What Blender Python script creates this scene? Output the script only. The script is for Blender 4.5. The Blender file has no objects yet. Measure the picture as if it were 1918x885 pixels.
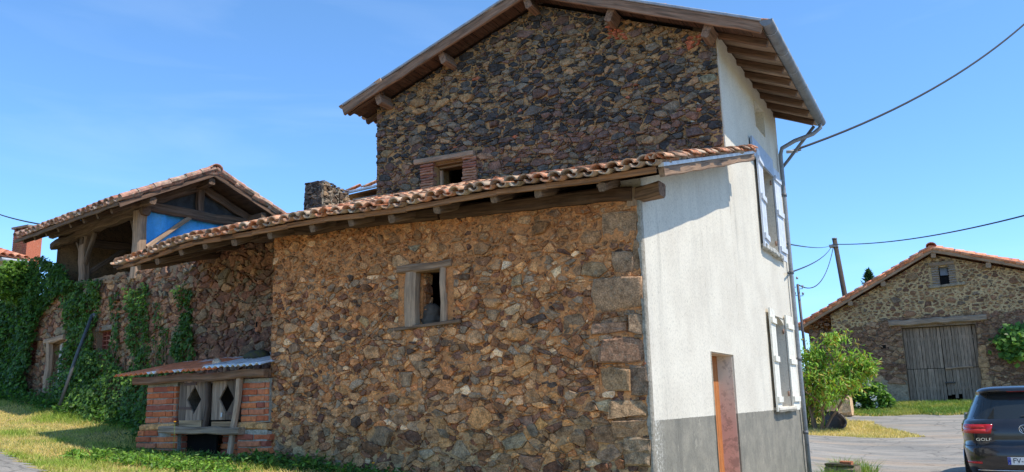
import bpy, math, random
import numpy as np
from mathutils import Vector, Matrix, noise as mnoise

scene = bpy.context.scene
COL = scene.collection
R_ = math.radians

# ------------------------------------------------------------------ camera
EYE = np.array([0.0, 0.0, 1.55])
FPX, CX, CY = 1572.4, 959.0, 442.5
HEAD, PITCH, ROLL = R_(27.88), R_(11.335), R_(-1.427)
fwd = np.array([-math.sin(HEAD)*math.cos(PITCH), math.cos(HEAD)*math.cos(PITCH), math.sin(PITCH)])
rt = np.array([math.cos(HEAD), math.sin(HEAD), 0.0]); up_ = np.cross(rt, fwd)
RT = math.cos(ROLL)*rt + math.sin(ROLL)*up_; UP = np.cross(RT, fwd)
cam_d = bpy.data.cameras.new('camera'); cam = bpy.data.objects.new('camera', cam_d); COL.objects.link(cam)
cam_d.sensor_width = 36; cam_d.lens = FPX/1918*36; cam_d.clip_start = 0.05; cam_d.clip_end = 3000
m = Matrix.Identity(4)
for i in range(3):
    m[i][0], m[i][1], m[i][2], m[i][3] = RT[i], UP[i], -fwd[i], EYE[i]
cam.matrix_world = m
scene.camera = cam
scene.render.resolution_x, scene.render.resolution_y = 1024, 472
scene.render.engine = 'CYCLES'
# ------------------------------------------------------------------ sky, sun, exposure
SUN_EL, SUN_AZ = R_(57), R_(-2)            # azimuth measured from +X towards +Y
w = bpy.data.worlds.new('World'); scene.world = w; w.use_nodes = True
nt = w.node_tree; nt.nodes.clear()
sky = nt.nodes.new('ShaderNodeTexSky'); sky.sky_type = 'NISHITA'; sky.sun_disc = False
sky.sun_elevation = SUN_EL; sky.sun_rotation = R_(90) - SUN_AZ
sky.air_density = 0.9; sky.dust_density = 0.0; sky.ozone_density = 2.5; sky.altitude = 200
hs = nt.nodes.new('ShaderNodeHueSaturation'); hs.inputs['Saturation'].default_value = 1.08; hs.inputs['Hue'].default_value = .491
bg = nt.nodes.new('ShaderNodeBackground'); bg.inputs['Strength'].default_value = 0.15
wo = nt.nodes.new('ShaderNodeOutputWorld')
nt.links.new(sky.outputs[0], hs.inputs['Color']); 
tc = nt.nodes.new('ShaderNodeTexCoord'); sx = nt.nodes.new('ShaderNodeSeparateXYZ'); nt.links.new(tc.outputs['Generated'], sx.inputs[0])
rp = nt.nodes.new('ShaderNodeValToRGB'); nt.links.new(sx.outputs[2], rp.inputs[0])
for e_, (p_, c_) in zip([rp.color_ramp.elements[0], rp.color_ramp.elements[1], rp.color_ramp.elements.new(.14)], ((0, (.38, .54, .84)), (.42, (1.0, 1.05, 1.08)), (.14, (.62, .77, 1.0)))): e_.position = p_; e_.color = (*c_, 1)
rp.color_ramp.elements[0].position = 0.0
mxs = nt.nodes.new('ShaderNodeMix'); mxs.data_type = 'RGBA'; mxs.blend_type = 'MULTIPLY'; mxs.inputs[0].default_value = 1
nt.links.new(hs.outputs[0], mxs.inputs[6]); nt.links.new(rp.outputs[0], mxs.inputs[7]); 
mpw = nt.nodes.new('ShaderNodeMapping'); mpw.inputs['Scale'].default_value = (1.5, 1.5, 9); nt.links.new(tc.outputs['Generated'], mpw.inputs[0])
nw = nt.nodes.new('ShaderNodeTexNoise'); nw.inputs['Scale'].default_value = 1.6; nw.inputs['Detail'].default_value = 7; nw.inputs['Distortion'].default_value = .6; nt.links.new(mpw.outputs[0], nw.inputs['Vector'])
rw = nt.nodes.new('ShaderNodeValToRGB'); rw.color_ramp.elements[0].position = .52; rw.color_ramp.elements[0].color = (0, 0, 0, 1); rw.color_ramp.elements[1].position = .8; rw.color_ramp.elements[1].color = (.11, .11, .11, 1); nt.links.new(nw.outputs[0], rw.inputs[0])
mxw = nt.nodes.new('ShaderNodeMix'); mxw.data_type = 'RGBA'; nt.links.new(rw.outputs[0], mxw.inputs[0]); nt.links.new(mxs.outputs[2], mxw.inputs[6]); mxw.inputs[7].default_value = (4.2, 4.9, 5.6, 1)
nt.links.new(mxw.outputs[2], bg.inputs['Color']); nt.links.new(bg.outputs[0], wo.inputs['Surface'])
sd = bpy.data.lights.new('sun', 'SUN'); sd.energy = 3.0; sd.angle = R_(0.5); sd.color = (1.0, 0.93, 0.81)
so = bpy.data.objects.new('sun', sd); COL.objects.link(so)
sdir = Vector((math.cos(SUN_EL)*math.cos(SUN_AZ), math.cos(SUN_EL)*math.sin(SUN_AZ), math.sin(SUN_EL)))
so.rotation_euler = sdir.to_track_quat('Z', 'Y').to_euler()
so.location = (20, 5, 30)
scene.view_settings.view_transform = 'Standard'; scene.view_settings.look = 'None'
scene.view_settings.exposure = 0.9; scene.view_settings.gamma = 1.0

# ------------------------------------------------------------------ helpers
def ray(px, py):
    return RT*(px-CX)/FPX + UP*(CY-py)/FPX + fwd
def at(px, py, p0, n):
    """point of a plane of the place that is seen at this place of the photograph (used to survey real positions)"""
    r = ray(px, py); n = np.array(n, float); t = ((np.array(p0, float)-EYE)@n)/(r@n)
    return EYE + r*t
NX, NY, NZ = np.eye(3)
X0, Y0 = -2.317, 6.741            # the near corner of the lean-to
GY = 10.053                       # plane of the tall gable
def pw(px, py, y=Y0): return at(px, py, (0, y, 0), NY)
def pf(px, py, x=X0): return at(px, py, (x, 0, 0), NX)
A12 = R_(12)
D2 = np.array([-math.cos(A12), math.sin(A12), 0]); N2 = np.array([-math.sin(A12), -math.cos(A12), 0]); K2 = 1.13; O2 = np.array([-6.5*K2, 6.88*K2, 0])
def p2(px, py, off=0.0): return at(px, py, O2+N2*off, N2)

def tag(o, label=None, cat=None, group=None, kind=None):
    if label: o['label'] = label
    if cat: o['category'] = cat
    if group: o['group'] = group
    if kind: o['kind'] = kind
    return o
def thing(name, label, cat, loc=(0, 0, 0), rz=0.0, group=None):
    o = bpy.data.objects.new(name, None); COL.objects.link(o); o.empty_display_size = .2
    o.location = loc; o.rotation_euler = (0, 0, rz)
    return tag(o, label, cat, group)
def wloc(o):
    v = Vector((0, 0, 0))
    while o is not None:
        v += o.location; o = o.parent
    return v

XF = None          # (size, shift) of the thing being built, while it is laid out in its own units
class MB:
    def __init__(s): s.v = []; s.f = []; s.c = []; s.g = []; s.sm = []
    def vert(s, p, c=(.5, .5, .5), g=(0, 0, 0)):
        s.v.append((float(p[0]), float(p[1]), float(p[2]))); s.c.append(c); s.g.append(g); return len(s.v)-1
    def face(s, ids, sm=False): s.f.append(tuple(ids)); s.sm.append(sm)
    def poly(s, pts, c=(.5, .5, .5), sm=False):
        s.face([s.vert(p, c, tuple(p)) for p in pts], sm)
    def add(s, o):
        k = len(s.v); s.v += o.v; s.c += o.c; s.g += o.g; s.sm += o.sm
        s.f += [tuple(i+k for i in f) for f in o.f]
    def box(s, lo, hi, c=(.5, .5, .5), axis=0):
        lo = np.minimum(lo, hi); hi2 = np.maximum(lo, hi)
        hi = hi2
        x0, y0, z0 = lo; x1, y1, z1 = hi
        P = [(x0, y0, z0), (x1, y0, z0), (x1, y1, z0), (x0, y1, z0), (x0, y0, z1), (x1, y0, z1), (x1, y1, z1), (x0, y1, z1)]
        ids = [s.vert(p, c, (p[axis], p[(axis+1) % 3], p[(axis+2) % 3])) for p in P]
        for f in ((0, 3, 2, 1), (4, 5, 6, 7), (0, 1, 5, 4), (1, 2, 6, 5), (2, 3, 7, 6), (3, 0, 4, 7)): s.face([ids[i] for i in f])
    def obox(s, c0, ax, ay, az, c=(.5, .5, .5)):
        """box from corner c0 with edge vectors"""
        c0, ax, ay, az = map(np.array, (c0, ax, ay, az)); r = random.random()*9
        la, lb, lc = [np.linalg.norm(a) for a in (ax, ay, az)]
        order = sorted([(la, 0), (lb, 1), (lc, 2)], reverse=True)
        ids = []
        for k in range(8):
            i, j, l = (k & 1), (k >> 1) & 1, (k >> 2) & 1
            L = (i*la, j*lb, l*lc)
            ids.append(s.vert(c0+ax*i+ay*j+az*l, c, (L[order[0][1]]+r, L[order[1][1]]+r, L[order[2][1]])))
        fl = np.dot(np.cross(ax, ay), az) < 0
        for f in ((0, 2, 3, 1), (4, 5, 7, 6), (0, 1, 5, 4), (1, 3, 7, 5), (3, 2, 6, 7), (2, 0, 4, 6)):
            q = [ids[i] for i in f]; s.face(q[::-1] if fl else q)
    def beam(s, p0, p1, wd, ht, c=(.3, .25, .2), up=(0, 0, 1), seg=None, jit=.006, bev=.18, seed=None, taper=1.0):
        """old timber: octagonal rounded-off section, slightly crooked"""
        rr = random.Random(seed if seed is not None else len(s.v)*7+int(abs(p0[0])*100))
        p0 = np.array(p0, float); p1 = np.array(p1, float); d = p1-p0; L = np.linalg.norm(d); d /= L
        u = np.array(up, float); sd_ = np.cross(d, u); sd_ /= np.linalg.norm(sd_); u = np.cross(sd_, d)
        seg = seg or max(2, min(12, int(L/.25)+1)); b = bev*min(wd, ht)
        a, h = wd/2, ht/2
        sec = [(-a+b, -h), (a-b, -h), (a, -h+b), (a, h-b), (a-b, h), (-a+b, h), (-a, h-b), (-a, -h+b)]
        off = rr.random()*20; rings = []
        for i in range(seg+1):
            t = i/seg; o1, o2 = rr.gauss(0, jit), rr.gauss(0, jit); k = 1+(taper-1)*t; ring = []
            for (x, y) in sec:
                q = p0+d*L*t+sd_*(x*k+o1+rr.gauss(0, jit*.4))+u*(y*k+o2+rr.gauss(0, jit*.4))
                ring.append(s.vert(q, c, (L*t+off, x+off, y)))
            rings.append(ring)
        for i in range(seg):
            for j in range(8):
                k = (j+1) % 8; s.face((rings[i][j], rings[i][k], rings[i+1][k], rings[i+1][j]))
        s.face(rings[0][::-1]); s.face(rings[-1])
    def tube(s, pts, r, n=8, c=(.5, .5, .5), caps=True, r1=None):
        pts = [np.array(p, float) for p in pts]; rings = []; N = len(pts); ref = None
        for i, p in enumerate(pts):
            d = pts[min(i+1, N-1)]-pts[max(i-1, 0)]; d /= np.linalg.norm(d)
            if ref is None:
                ref = np.cross(d, [0, 0, 1.0])
                if np.linalg.norm(ref) < .1: ref = np.cross(d, [0, 1.0, 0])
            a = ref - d*(ref@d); a /= np.linalg.norm(a); b = np.cross(d, a); ref = a
            rad = r if r1 is None else r+(r1-r)*i/(N-1)
            rings.append([s.vert(p+rad*(a*math.cos(t)+b*math.sin(t)), c, (i*.3, math.cos(t)*rad, math.sin(t)*rad)) for t in [2*math.pi*k/n for k in range(n)]])
        for i in range(N-1):
            for j in range(n):
                k = (j+1) % n; s.face((rings[i][j], rings[i][k], rings[i+1][k], rings[i+1][j]), True)
        if caps: s.face(rings[0][::-1]); s.face(rings[-1])
    def mesh(s, name, mat, org=(0, 0, 0)):
        me = bpy.data.meshes.new(name)
        V = np.array(s.v, float)-np.array(org, float)
        me.from_pydata(V.tolist(), [], s.f)
        me.polygons.foreach_set('use_smooth', s.sm)
        ca = me.color_attributes.new('Col', 'FLOAT_COLOR', 'POINT')
        cc = np.ones((len(s.v), 4), np.float32); cc[:, :3] = np.array(s.c, np.float32)[:, :3]; ca.data.foreach_set('color', cc.ravel())
        ga = me.attributes.new('gc', 'FLOAT_VECTOR', 'POINT'); ga.data.foreach_set('vector', np.array(s.g, np.float32).ravel())
        me.materials.append(mat); me.update(); return me
    def build(s, name, mat, parent=None, label=None, kind=None, center=False):
        base = wloc(parent) if parent is not None else Vector((0, 0, 0))
        org = np.array(base)
        if XF: s.v = [(XF[0]*p[0]+XF[1][0], XF[0]*p[1]+XF[1][1], XF[0]*p[2]+XF[1][2]) for p in s.v]
        if center: org = (np.min(np.array(s.v), 0)+np.max(np.array(s.v), 0))/2
        me = s.mesh(name, mat, org)
        o = bpy.data.objects.new(name, me); COL.objects.link(o)
        if parent is not None: o.parent = parent
        o.location = Vector(org)-base
        return tag(o, label, None, None, kind)

def raw_mesh(name, V, F4, C, mat, parent=None, smooth=False):
    """fast builder: numpy verts, equal-sized faces, vertex colours"""
    me = bpy.data.meshes.new(name); nv, (nf, k) = len(V), F4.shape
    base = wloc(parent) if parent is not None else Vector((0, 0, 0))
    V = V-np.array(base)
    me.vertices.add(nv); me.vertices.foreach_set('co', V.astype(np.float32).ravel())
    me.loops.add(nf*k); me.loops.foreach_set('vertex_index', F4.astype(np.int32).ravel())
    me.polygons.add(nf); me.polygons.foreach_set('loop_start', np.arange(0, nf*k, k, dtype=np.int32))
    me.polygons.foreach_set('use_smooth', np.full(nf, smooth))
    me.update(calc_edges=True)
    ca = me.color_attributes.new('Col', 'FLOAT_COLOR', 'POINT')
    cc = np.ones((nv, 4), np.float32); cc[:, :3] = C; ca.data.foreach_set('color', cc.ravel())
    me.materials.append(mat)
    o = bpy.data.objects.new(name, me); COL.objects.link(o)
    if parent is not None: o.parent = parent
    return o
def inst(me, name, parent, M):
    o = bpy.data.objects.new(name, me); COL.objects.link(o); o.parent = parent
    if XF: M = Matrix.Translation(XF[1]) @ Matrix.Scale(XF[0], 4) @ M
    o.matrix_local = Matrix.Translation(-wloc(parent)) @ M
    return o
def text_mesh(txt, size, depth=.001):
    cu = bpy.data.curves.new('lettering', 'FONT'); cu.body = txt; cu.size = size; cu.extrude = depth
    cu.align_x = 'CENTER'; cu.align_y = 'CENTER'; cu.resolution_u = 3
    ob = bpy.data.objects.new('lettering', cu); COL.objects.link(ob)
    dg = bpy.context.evaluated_depsgraph_get(); me = bpy.data.meshes.new_from_object(ob.evaluated_get(dg))
    bpy.data.objects.remove(ob); bpy.data.curves.remove(cu); return me

# ------------------------------------------------------------------ materials
class NT:
    def __init__(s, name):
        s.m = bpy.data.materials.new(name); s.m.use_nodes = True; s.t = s.m.node_tree
        s.b = s.t.nodes['Principled BSDF']; s.b.inputs['Roughness'].default_value = .9
        s.b.inputs['Specular IOR Level'].default_value = .25
    def n(s, typ, **k):
        q = s.t.nodes.new('ShaderNode'+typ)
        for a, v in k.items(): setattr(q, a, v)
        return q
    def l(s, a, b): s.t.links.new(a, b)
    def pos(s, kind='world', scale=(1, 1, 1), rot=(0, 0, 0)):
        if kind == 'world': o = s.n('NewGeometry').outputs['Position']
        elif kind == 'gc': o = s.n('Attribute', attribute_name='gc').outputs['Vector']
        else: o = s.n('TexCoord').outputs['Object']
        mp = s.n('Mapping'); mp.inputs['Scale'].default_value = scale; mp.inputs['Rotation'].default_value = rot
        s.l(o, mp.inputs[0]); return mp.outputs[0]
    def noise(s, vec, scale, detail=4, rough=.55, dist=0):
        q = s.n('TexNoise'); q.inputs['Scale'].default_value = scale; q.inputs['Detail'].default_value = detail
        q.inputs['Roughness'].default_value = rough; q.inputs['Distortion'].default_value = dist
        s.l(vec, q.inputs['Vector']); return q.outputs['Fac']
    def ramp(s, fac, stops):
        q = s.n('ValToRGB'); e = q.color_ramp.elements
        while len(e) < len(stops): e.new(.5)
        for i, (p, c) in enumerate(stops):
            e[i].position = p; e[i].color = (*c, 1) if hasattr(c, '__len__') else (c, c, c, 1)
        s.l(fac, q.inputs[0]); return q.outputs[0]
    def mix(s, a, b, fac=1.0, mode='MIX'):
        q = s.n('Mix', data_type='RGBA', blend_type=mode)
        for v, i in ((fac, 0), (a, 6), (b, 7)):
            if isinstance(v, (int, float)): q.inputs[i].default_value = v if i == 0 else (v, v, v, 1)
            elif isinstance(v, tuple): q.inputs[i].default_value = (*v, 1)
            else: s.l(v, q.inputs[i])
        return q.outputs[2]
    def col(s): return s.n('Attribute', attribute_name='Col').outputs['Color']
    def bump(s, h, strength=.5, dist=.01, prev=None):
        q = s.n('Bump'); q.inputs['Strength'].default_value = strength; q.inputs['Distance'].default_value = dist
        s.l(h, q.inputs['Height'])
        if prev: s.l(prev, q.inputs['Normal'])
        return q.outputs[0]
    def done(s, col=None, bump=None, **k):
        if col is not None:
            if isinstance(col, tuple): s.b.inputs['Base Color'].default_value = (*col, 1)
            else: s.l(col, s.b.inputs['Base Color'])
        if bump is not None: s.l(bump, s.b.inputs['Normal'])
        for a, v in k.items(): s.b.inputs[a.replace('_', ' ')].default_value = v
        return s.m

def m_stone(name, lich=.35, sc=1.0, lcol=(.36, .36, .28), dark=.5, tint=(1.72, 1.26, .92)):
    t = NT(name); p = t.pos()
    c = t.mix(t.mix(t.col(), tint, 1, 'MULTIPLY'), t.ramp(t.noise(p, 16*sc, 6, .65), [(.28, .38), (.5, 1.0), (.75, 1.65)]), 1, 'MULTIPLY')
    c = t.mix(c, t.ramp(t.noise(p, 85*sc, 3, .7), [(.32, .45), (.52, 1.0), (.72, 1.6)]), .9, 'MULTIPLY')
    c = t.mix(c, lcol, t.mix(0.0, lich, t.ramp(t.noise(p, 22*sc, 5, .7), [(.56, 0.0), (.66, 1.0)]), 'MIX'))
    c = t.mix(c, (.03, .028, .025), t.mix(0.0, dark, t.ramp(t.noise(p, 11*sc, 6, .75), [(.57, 0.0), (.68, 1.0)])))
    b = t.bump(t.noise(p, 34*sc, 8, .72), .9, .016/sc)
    b = t.bump(t.noise(p, 150*sc, 3, .6), .5, .003/sc, b)
    return t.done(c, b)
def m_mortar(name, a, b_, sc=1.0, dirt_shade=(.12, .09, .06), zmix=None):
    t = NT(name); p = t.pos()
    c = t.mix(a, b_, t.ramp(t.noise(p, 3.2*sc, 5, .6), [(.35, 0.0), (.65, 1.0)]))
    if zmix:
        z = t.n('SeparateXYZ'); t.l(t.pos(), z.inputs[0])
        mr = t.n('MapRange'); mr.inputs[1].default_value = zmix[0]; mr.inputs[2].default_value = zmix[1]; mr.inputs[3].default_value = 1; mr.inputs[4].default_value = 0
        t.l(z.outputs[2], mr.inputs[0]); c = t.mix(c, zmix[2], mr.outputs[0])
    c = t.mix(c, t.ramp(t.noise(p, 45*sc, 6, .75), [(.3, .5), (.55, 1.0), (.75, 1.25)]), 1, 'MULTIPLY')
    c = t.mix(c, dirt_shade, t.mix(0.0, .7, t.ramp(t.noise(p, 15*sc, 7, .75), [(.53, 0.0), (.62, 1.0)])))  # random dark blotches: stains, with crevice shadow put into the colour
    b = t.bump(t.noise(p, 55*sc, 8, .75), 1.0, .014/sc)
    return t.done(c, b)
def m_wood(name, tint=(1, 1, 1), grey=.5, rough=.85):
    tint = tuple(a*b for a, b in zip(tint, (1.25, 1.0, .82))); t = NT(name); g = t.pos('gc', (2.2, 34, 34)); g2 = t.pos('gc', (5, 130, 130)); p = t.pos()
    c = t.mix(t.col(), tint, 1, 'MULTIPLY')
    c = t.mix(c, t.ramp(t.noise(g, 1, 5, .6, .4), [(.3, .4), (.5, 1.0), (.72, 1.5)]), 1, 'MULTIPLY')
    c = t.mix(c, t.ramp(t.noise(g2, 1, 3, .6), [(.3, .6), (.6, 1.2)]), .8, 'MULTIPLY')
    c = t.mix(c, (.25, .19, .14), t.mix(0.0, grey, t.ramp(t.noise(p, 5, 5, .65), [(.42, 0.0), (.62, 1.0)])))
    b = t.bump(t.noise(g, 1, 5, .65, .4), .9, .008); b = t.bump(t.noise(g2, 1, 3, .6), .5, .003, b)
    return t.done(c, b, Roughness=rough)
def m_tile(name, lich=.6, base=(1, 1, 1)):
    t = NT(name); p = t.pos()
    c = t.mix(t.col(), base, 1, 'MULTIPLY')
    c = t.mix(c, t.ramp(t.noise(p, 14, 5, .65), [(.3, .55), (.5, 1.0), (.7, 1.35)]), 1, 'MULTIPLY')
    c = t.mix(c, (.42, .38, .28), t.mix(0.0, lich*.8, t.ramp(t.noise(p, 13, 6, .75, .3), [(.50, 0.0), (.60, 1.0)])))
    c = t.mix(c, (.05, .045, .035), t.mix(0.0, lich, t.ramp(t.noise(p, 8, 6, .7), [(.5, 0.0), (.64, 1.0)])))
    c = t.mix(c, (.50, .27, .05), t.mix(0.0, lich*.7, t.ramp(t.noise(p, 6.3, 5, .7, .5), [(.62, 0.0), (.68, 1.0)])))
    b = t.bump(t.noise(p, 60, 6, .7), .6, .006)
    return t.done(c, b)
def m_flat(name, rough=.6, spec=.3, var=.35, sc=12, **k):
    t = NT(name); p = t.pos()
    c = t.mix(t.col(), t.ramp(t.noise(p, sc, 5, .6), [(.3, 1-var), (.7, 1+var*.6)]), 1, 'MULTIPLY')
    c = t.mix(c, t.ramp(t.noise(p, sc*5, 6, .75), [(.35, .75), (.6, 1.05)]), .7, 'MULTIPLY')
    b = t.bump(t.noise(p, sc*6, 4, .6), .25, .003)
    t.b.inputs['Roughness'].default_value = rough; t.b.inputs['Specular IOR Level'].default_value = spec
    return t.done(c, b, **k)
def m_leaf(name, trans=.35, rough=.5):
    t = NT(name); t.b.inputs['Roughness'].default_value = rough; t.b.inputs['Specular IOR Level'].default_value = .35
    t.l(t.col(), t.b.inputs['Base Color'])
    tr = t.n('BsdfTranslucent'); c2 = t.mix(t.col(), (1.5, 1.6, .6), 1, 'MULTIPLY'); t.l(c2, tr.inputs[0])
    mx = t.n('MixShader'); mx.inputs[0].default_value = trans
    t.l(t.b.outputs[0], mx.inputs[1]); t.l(tr.outputs[0], mx.inputs[2])
    t.l(mx.outputs[0], t.t.nodes['Material Output'].inputs['Surface']); return t.m
def m_brick(name):
    t = NT(name); p = t.pos()
    c = t.mix(t.col(), t.ramp(t.noise(p, 25, 6, .7), [(.3, .6), (.5, 1.0), (.7, 1.3)]), 1, 'MULTIPLY')
    c = t.mix(c, (.45, .36, .28), t.mix(0.0, .4, t.ramp(t.noise(p, 12, 6, .7), [(.6, 0.0), (.68, 1.0)])))
    c = t.mix(c, (.04, .03, .03), t.mix(0.0, .5, t.ramp(t.noise(p, 7, 5, .7), [(.6, 0.0), (.72, 1.0)])))
    return t.done(c, t.bump(t.noise(p, 90, 6, .7), .7, .004))
def m_facade():
    t = NT('roughcast_render'); p = t.pos(); xyz = t.n('SeparateXYZ'); t.l(p, xyz.inputs[0])
    n1 = t.noise(p, 42, 7, .85); n2 = t.noise(t.pos(scale=(5, 5, .5)), 1, 6, .65); n3 = t.noise(p, 1.3, 5, .6)
    wh = t.mix((.67, .615, .51), (.60, .545, .45), t.ramp(n3, [(.4, 0.0), (.6, 1.0)]))
    wh = t.mix(wh, (.46, .43, .37), t.mix(0.0, .32, t.ramp(n2, [(.52, 0.0), (.72, 1.0)])))
    gy = t.mix((.27, .245, .195), (.20, .185, .15), t.ramp(t.noise(p, 3.5, 7, .7), [(.4, 0.0), (.6, 1.0)]))
    gy = t.mix(gy, (.11, .105, .09), t.mix(0.0, .6, t.ramp(t.noise(t.pos(scale=(3, 3, .6)), 1.4, 6, .7), [(.52, 0.0), (.7, 1.0)])))
    c1 = t.noise(t.pos(scale=(2.2, 2.2, .16)), 1.0, 7, .7)
    wh = t.mix(wh, (.34, .31, .26), t.mix(0.0, .5, t.ramp(c1, [(.60, 0.0), (.70, 1.0)])))
    gy = t.mix(gy, (.42, .38, .30), t.mix(0.0, .4, t.ramp(t.noise(p, 6, 7, .8), [(.58, 0.0), (.64, 1.0)])))
    mt = t.n('Math', operation='ADD'); t.l(xyz.outputs[2], mt.inputs[0])
    m2 = t.n('Math', operation='MULTIPLY'); t.l(t.noise(p, 14, 4, .7), m2.inputs[0]); m2.inputs[1].default_value = .02; t.l(m2.outputs[0], mt.inputs[1])
    st = t.n('Math', operation='GREATER_THAN'); t.l(mt.outputs[0], st.inputs[0]); st.inputs[1].default_value = 1.4
    c = t.mix(gy, wh, st.outputs[0])
    mr = t.n('MapRange'); mr.inputs[1].default_value = 6.78; mr.inputs[2].default_value = 7.05; mr.inputs[3].default_value = 1; mr.inputs[4].default_value = 0; t.l(xyz.outputs[1], mr.inputs[0])
    mm = t.n('Math', operation='MULTIPLY'); t.l(mr.outputs[0], mm.inputs[0]); t.l(t.ramp(t.noise(p, 40, 6, .8), [(.5, 0.0), (.56, 1.0)]), mm.inputs[1])
    lt = t.n('Math', operation='LESS_THAN'); t.l(xyz.outputs[2], lt.inputs[0]); lt.inputs[1].default_value = 1.4
    mn = t.n('Math', operation='MULTIPLY'); t.l(mm.outputs[0], mn.inputs[0]); t.l(lt.outputs[0], mn.inputs[1])
    c = t.mix(c, (.6, .57, .5), mn.outputs[0])
    c = t.mix(c, t.ramp(n1, [(.34, .55), (.47, .97), (.7, 1.10)]), 1, 'MULTIPLY')
    return t.done(c, t.bump(n1, .55, .004), Roughness=.95)
M = {}
M['stone'] = m_stone('rubble_stone', .30, 1.0, (.40, .38, .28), .32)
M['stone_dark'] = m_stone('dark_rubble_stone', .30, 1.0, (.26, .27, .26), .35, (1.38, 1.22, 1.05))
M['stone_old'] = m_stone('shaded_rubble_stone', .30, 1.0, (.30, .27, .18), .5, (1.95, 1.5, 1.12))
M['stone_barn'] = m_stone('barn_stone', .15, .5, (.30, .27, .2), .4, (1.4, 1.12, .9))
M['mortar'] = m_mortar('ochre_mortar', (.80, .34, .125), (.62, .255, .095), zmix=(.9, 1.7, (.50, .37, .20)))
M['mortar_top'] = m_mortar('sandy_mortar', (.60, .35, .15), (.38, .235, .12))
M['mortar_old'] = m_mortar('earth_mortar', (.50, .31, .17), (.32, .20, .12))
M['mortar_barn'] = m_mortar('pale_barn_mortar', (.70, .49, .26), (.56, .38, .20), .4)
M['mortar_barn_low'] = m_mortar('brown_barn_mortar', (.38, .26, .16), (.27, .18, .12), .4)
M['mortar_grey'] = m_mortar('grey_barn_render', (.42, .33, .23), (.31, .24, .17), .4)
M['crust'] = m_mortar('pale_mortar_crust', (.50, .44, .35), (.30, .27, .22), dirt_shade=(.2, .17, .12))
M['wood'] = m_wood('weathered_wood', (.78, .78, .8), grey=.18)
M['wood_grey'] = m_wood('silvery_weathered_wood', (1.05, .98, .90), grey=.5)
M['wood_dark'] = m_wood('dark_old_wood', (.45, .45, .47), grey=.08)  # dark brown timber, tint lowered to carry the deep eave shade too
M['tin_rust'] = m_flat('painted_rusty_tin', .85, .1, .3, 10)
M['paint'] = m_flat('chalky_paint', .75, .2, .14, 9)
M['tile'] = m_tile('lichened_roof_tile', .75)
M['tile_clean'] = m_tile('red_roof_tile', .35)
M['zinc'] = m_flat('zinc_sheet', .6, .4, .3, 7, Metallic=.2)
M['brick'] = m_brick('red_brick')
M['facade'] = m_facade()
M['leaf'] = m_leaf('leaf'); M['grass'] = m_leaf('grass_blade', .3, .6)
M['dark'] = m_flat('dark_inside', .95, .1, .2)  # mostly for near-black plates that stand in for unlit interiors
M['tarp'] = m_flat('blue_plastic_sheet', .42, .4, .12, 5)
M['cloth'] = m_flat('sheeting', .8, .2, .3, 6)
M['bark'] = m_wood('bark', grey=.3)
M['metal'] = m_flat('dull_metal', .5, .4, .3, 20)
M['tin'] = m_flat('corrugated_tin', .35, .6, .25, 9, Metallic=.2)
M['rubber'] = m_flat('rubber', .7, .2, .1)
def m_glass(name, col, rough=.06):
    t = NT(name); return t.done(col, None, Roughness=rough, **{'Specular_IOR_Level': .6})
M['pane'] = m_glass('window_pane', (.03, .035, .04), .12)

# ------------------------------------------------------------------ ground
CTRL = np.array([(0, 0, 0), (4, 0, 0), (-3, 0, .38), (-3, 3, .62), (0, 5, .15), (-2.3, 6.6, .5), (-4.5, 6.6, .84), (-6.5, 6.5, 1.02), (-8.35, 6.6, 1.10), (-6.45, 6.0, 1.0),
    (-10.2, 8.25, 1.36), (-12.1, 8.7, 1.58), (-14.6, 9.2, 1.83), (-8.9, 5.4, 1.18), (-6.9, 4.5, 1.07), (-12.5, 7.75, 1.53), (-15.5, 6.3, 1.72), (-20, 10.5, 2.05), (-10, 3, 1.3), (-6, 0, .7),
    (-2, 10, .3), (-2.1, 13.7, .12), (-.5, 15.5, .13), (2, 15.5, .13), (5, 10, 0), (-2, 20, .19), (1, 20, .17), (-3, 24, .42), (1, 24, .45), (-3.7, 27, .62), (1, 28, .70), (-1, 32, .98),
    (0, 36, 1.22), (-6, 36, 1.25), (8, 36, 1.22), (12, 22, .3), (-9, 22, 1.2), (-9, 12, 1.5), (12, 5, 0), (10, -10, 0), (-10, -12, .6), (-20, 20, 1.8), (-30, 0, 2), (-20, 40, 1.6), (20, 45, 1.3),
    (0, 60, 1.4), (60, 0, .6), (60, 60, 1.2), (-60, 60, 1.8), (-60, 0, 1.8), (-60, -60, 1.2), (60, -60, .6), (0, -60, .6)], float)
def _tps(d): return np.where(d > 1e-9, d*d*np.log(np.maximum(d, 1e-9)), 0)
_n = len(CTRL); _D = np.linalg.norm(CTRL[:, None, :2]-CTRL[None, :, :2], axis=2)
_A = np.zeros((_n+3, _n+3)); _A[:_n, :_n] = _tps(_D)+np.eye(_n)*.02; _P = np.c_[np.ones(_n), CTRL[:, :2]]
_A[:_n, _n:] = _P; _A[_n:, :_n] = _P.T
_W = np.linalg.solve(_A, np.r_[CTRL[:, 2], 0, 0, 0])
def gh(x, y):
    x = np.clip(np.asarray(x, float), -60, 60); y = np.clip(np.asarray(y, float), -60, 60)
    sh = x.shape; q = np.c_[x.ravel(), y.ravel()]
    d = np.linalg.norm(q[:, None]-CTRL[None, :, :2], axis=2)
    return (_tps(d)@_W[:_n]+_W[_n]+q@_W[_n+1:]).reshape(sh)
def g1(x, y): return float(gh(np.array([x]), np.array([y]))[0])
def pg(px, py):
    r = ray(px, py); t = np.arange(2, 60, .04); P = EYE+r*t[:, None]
    k = np.argmax(P[:, 2] < gh(P[:, 0], P[:, 1])); return P[k]

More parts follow.
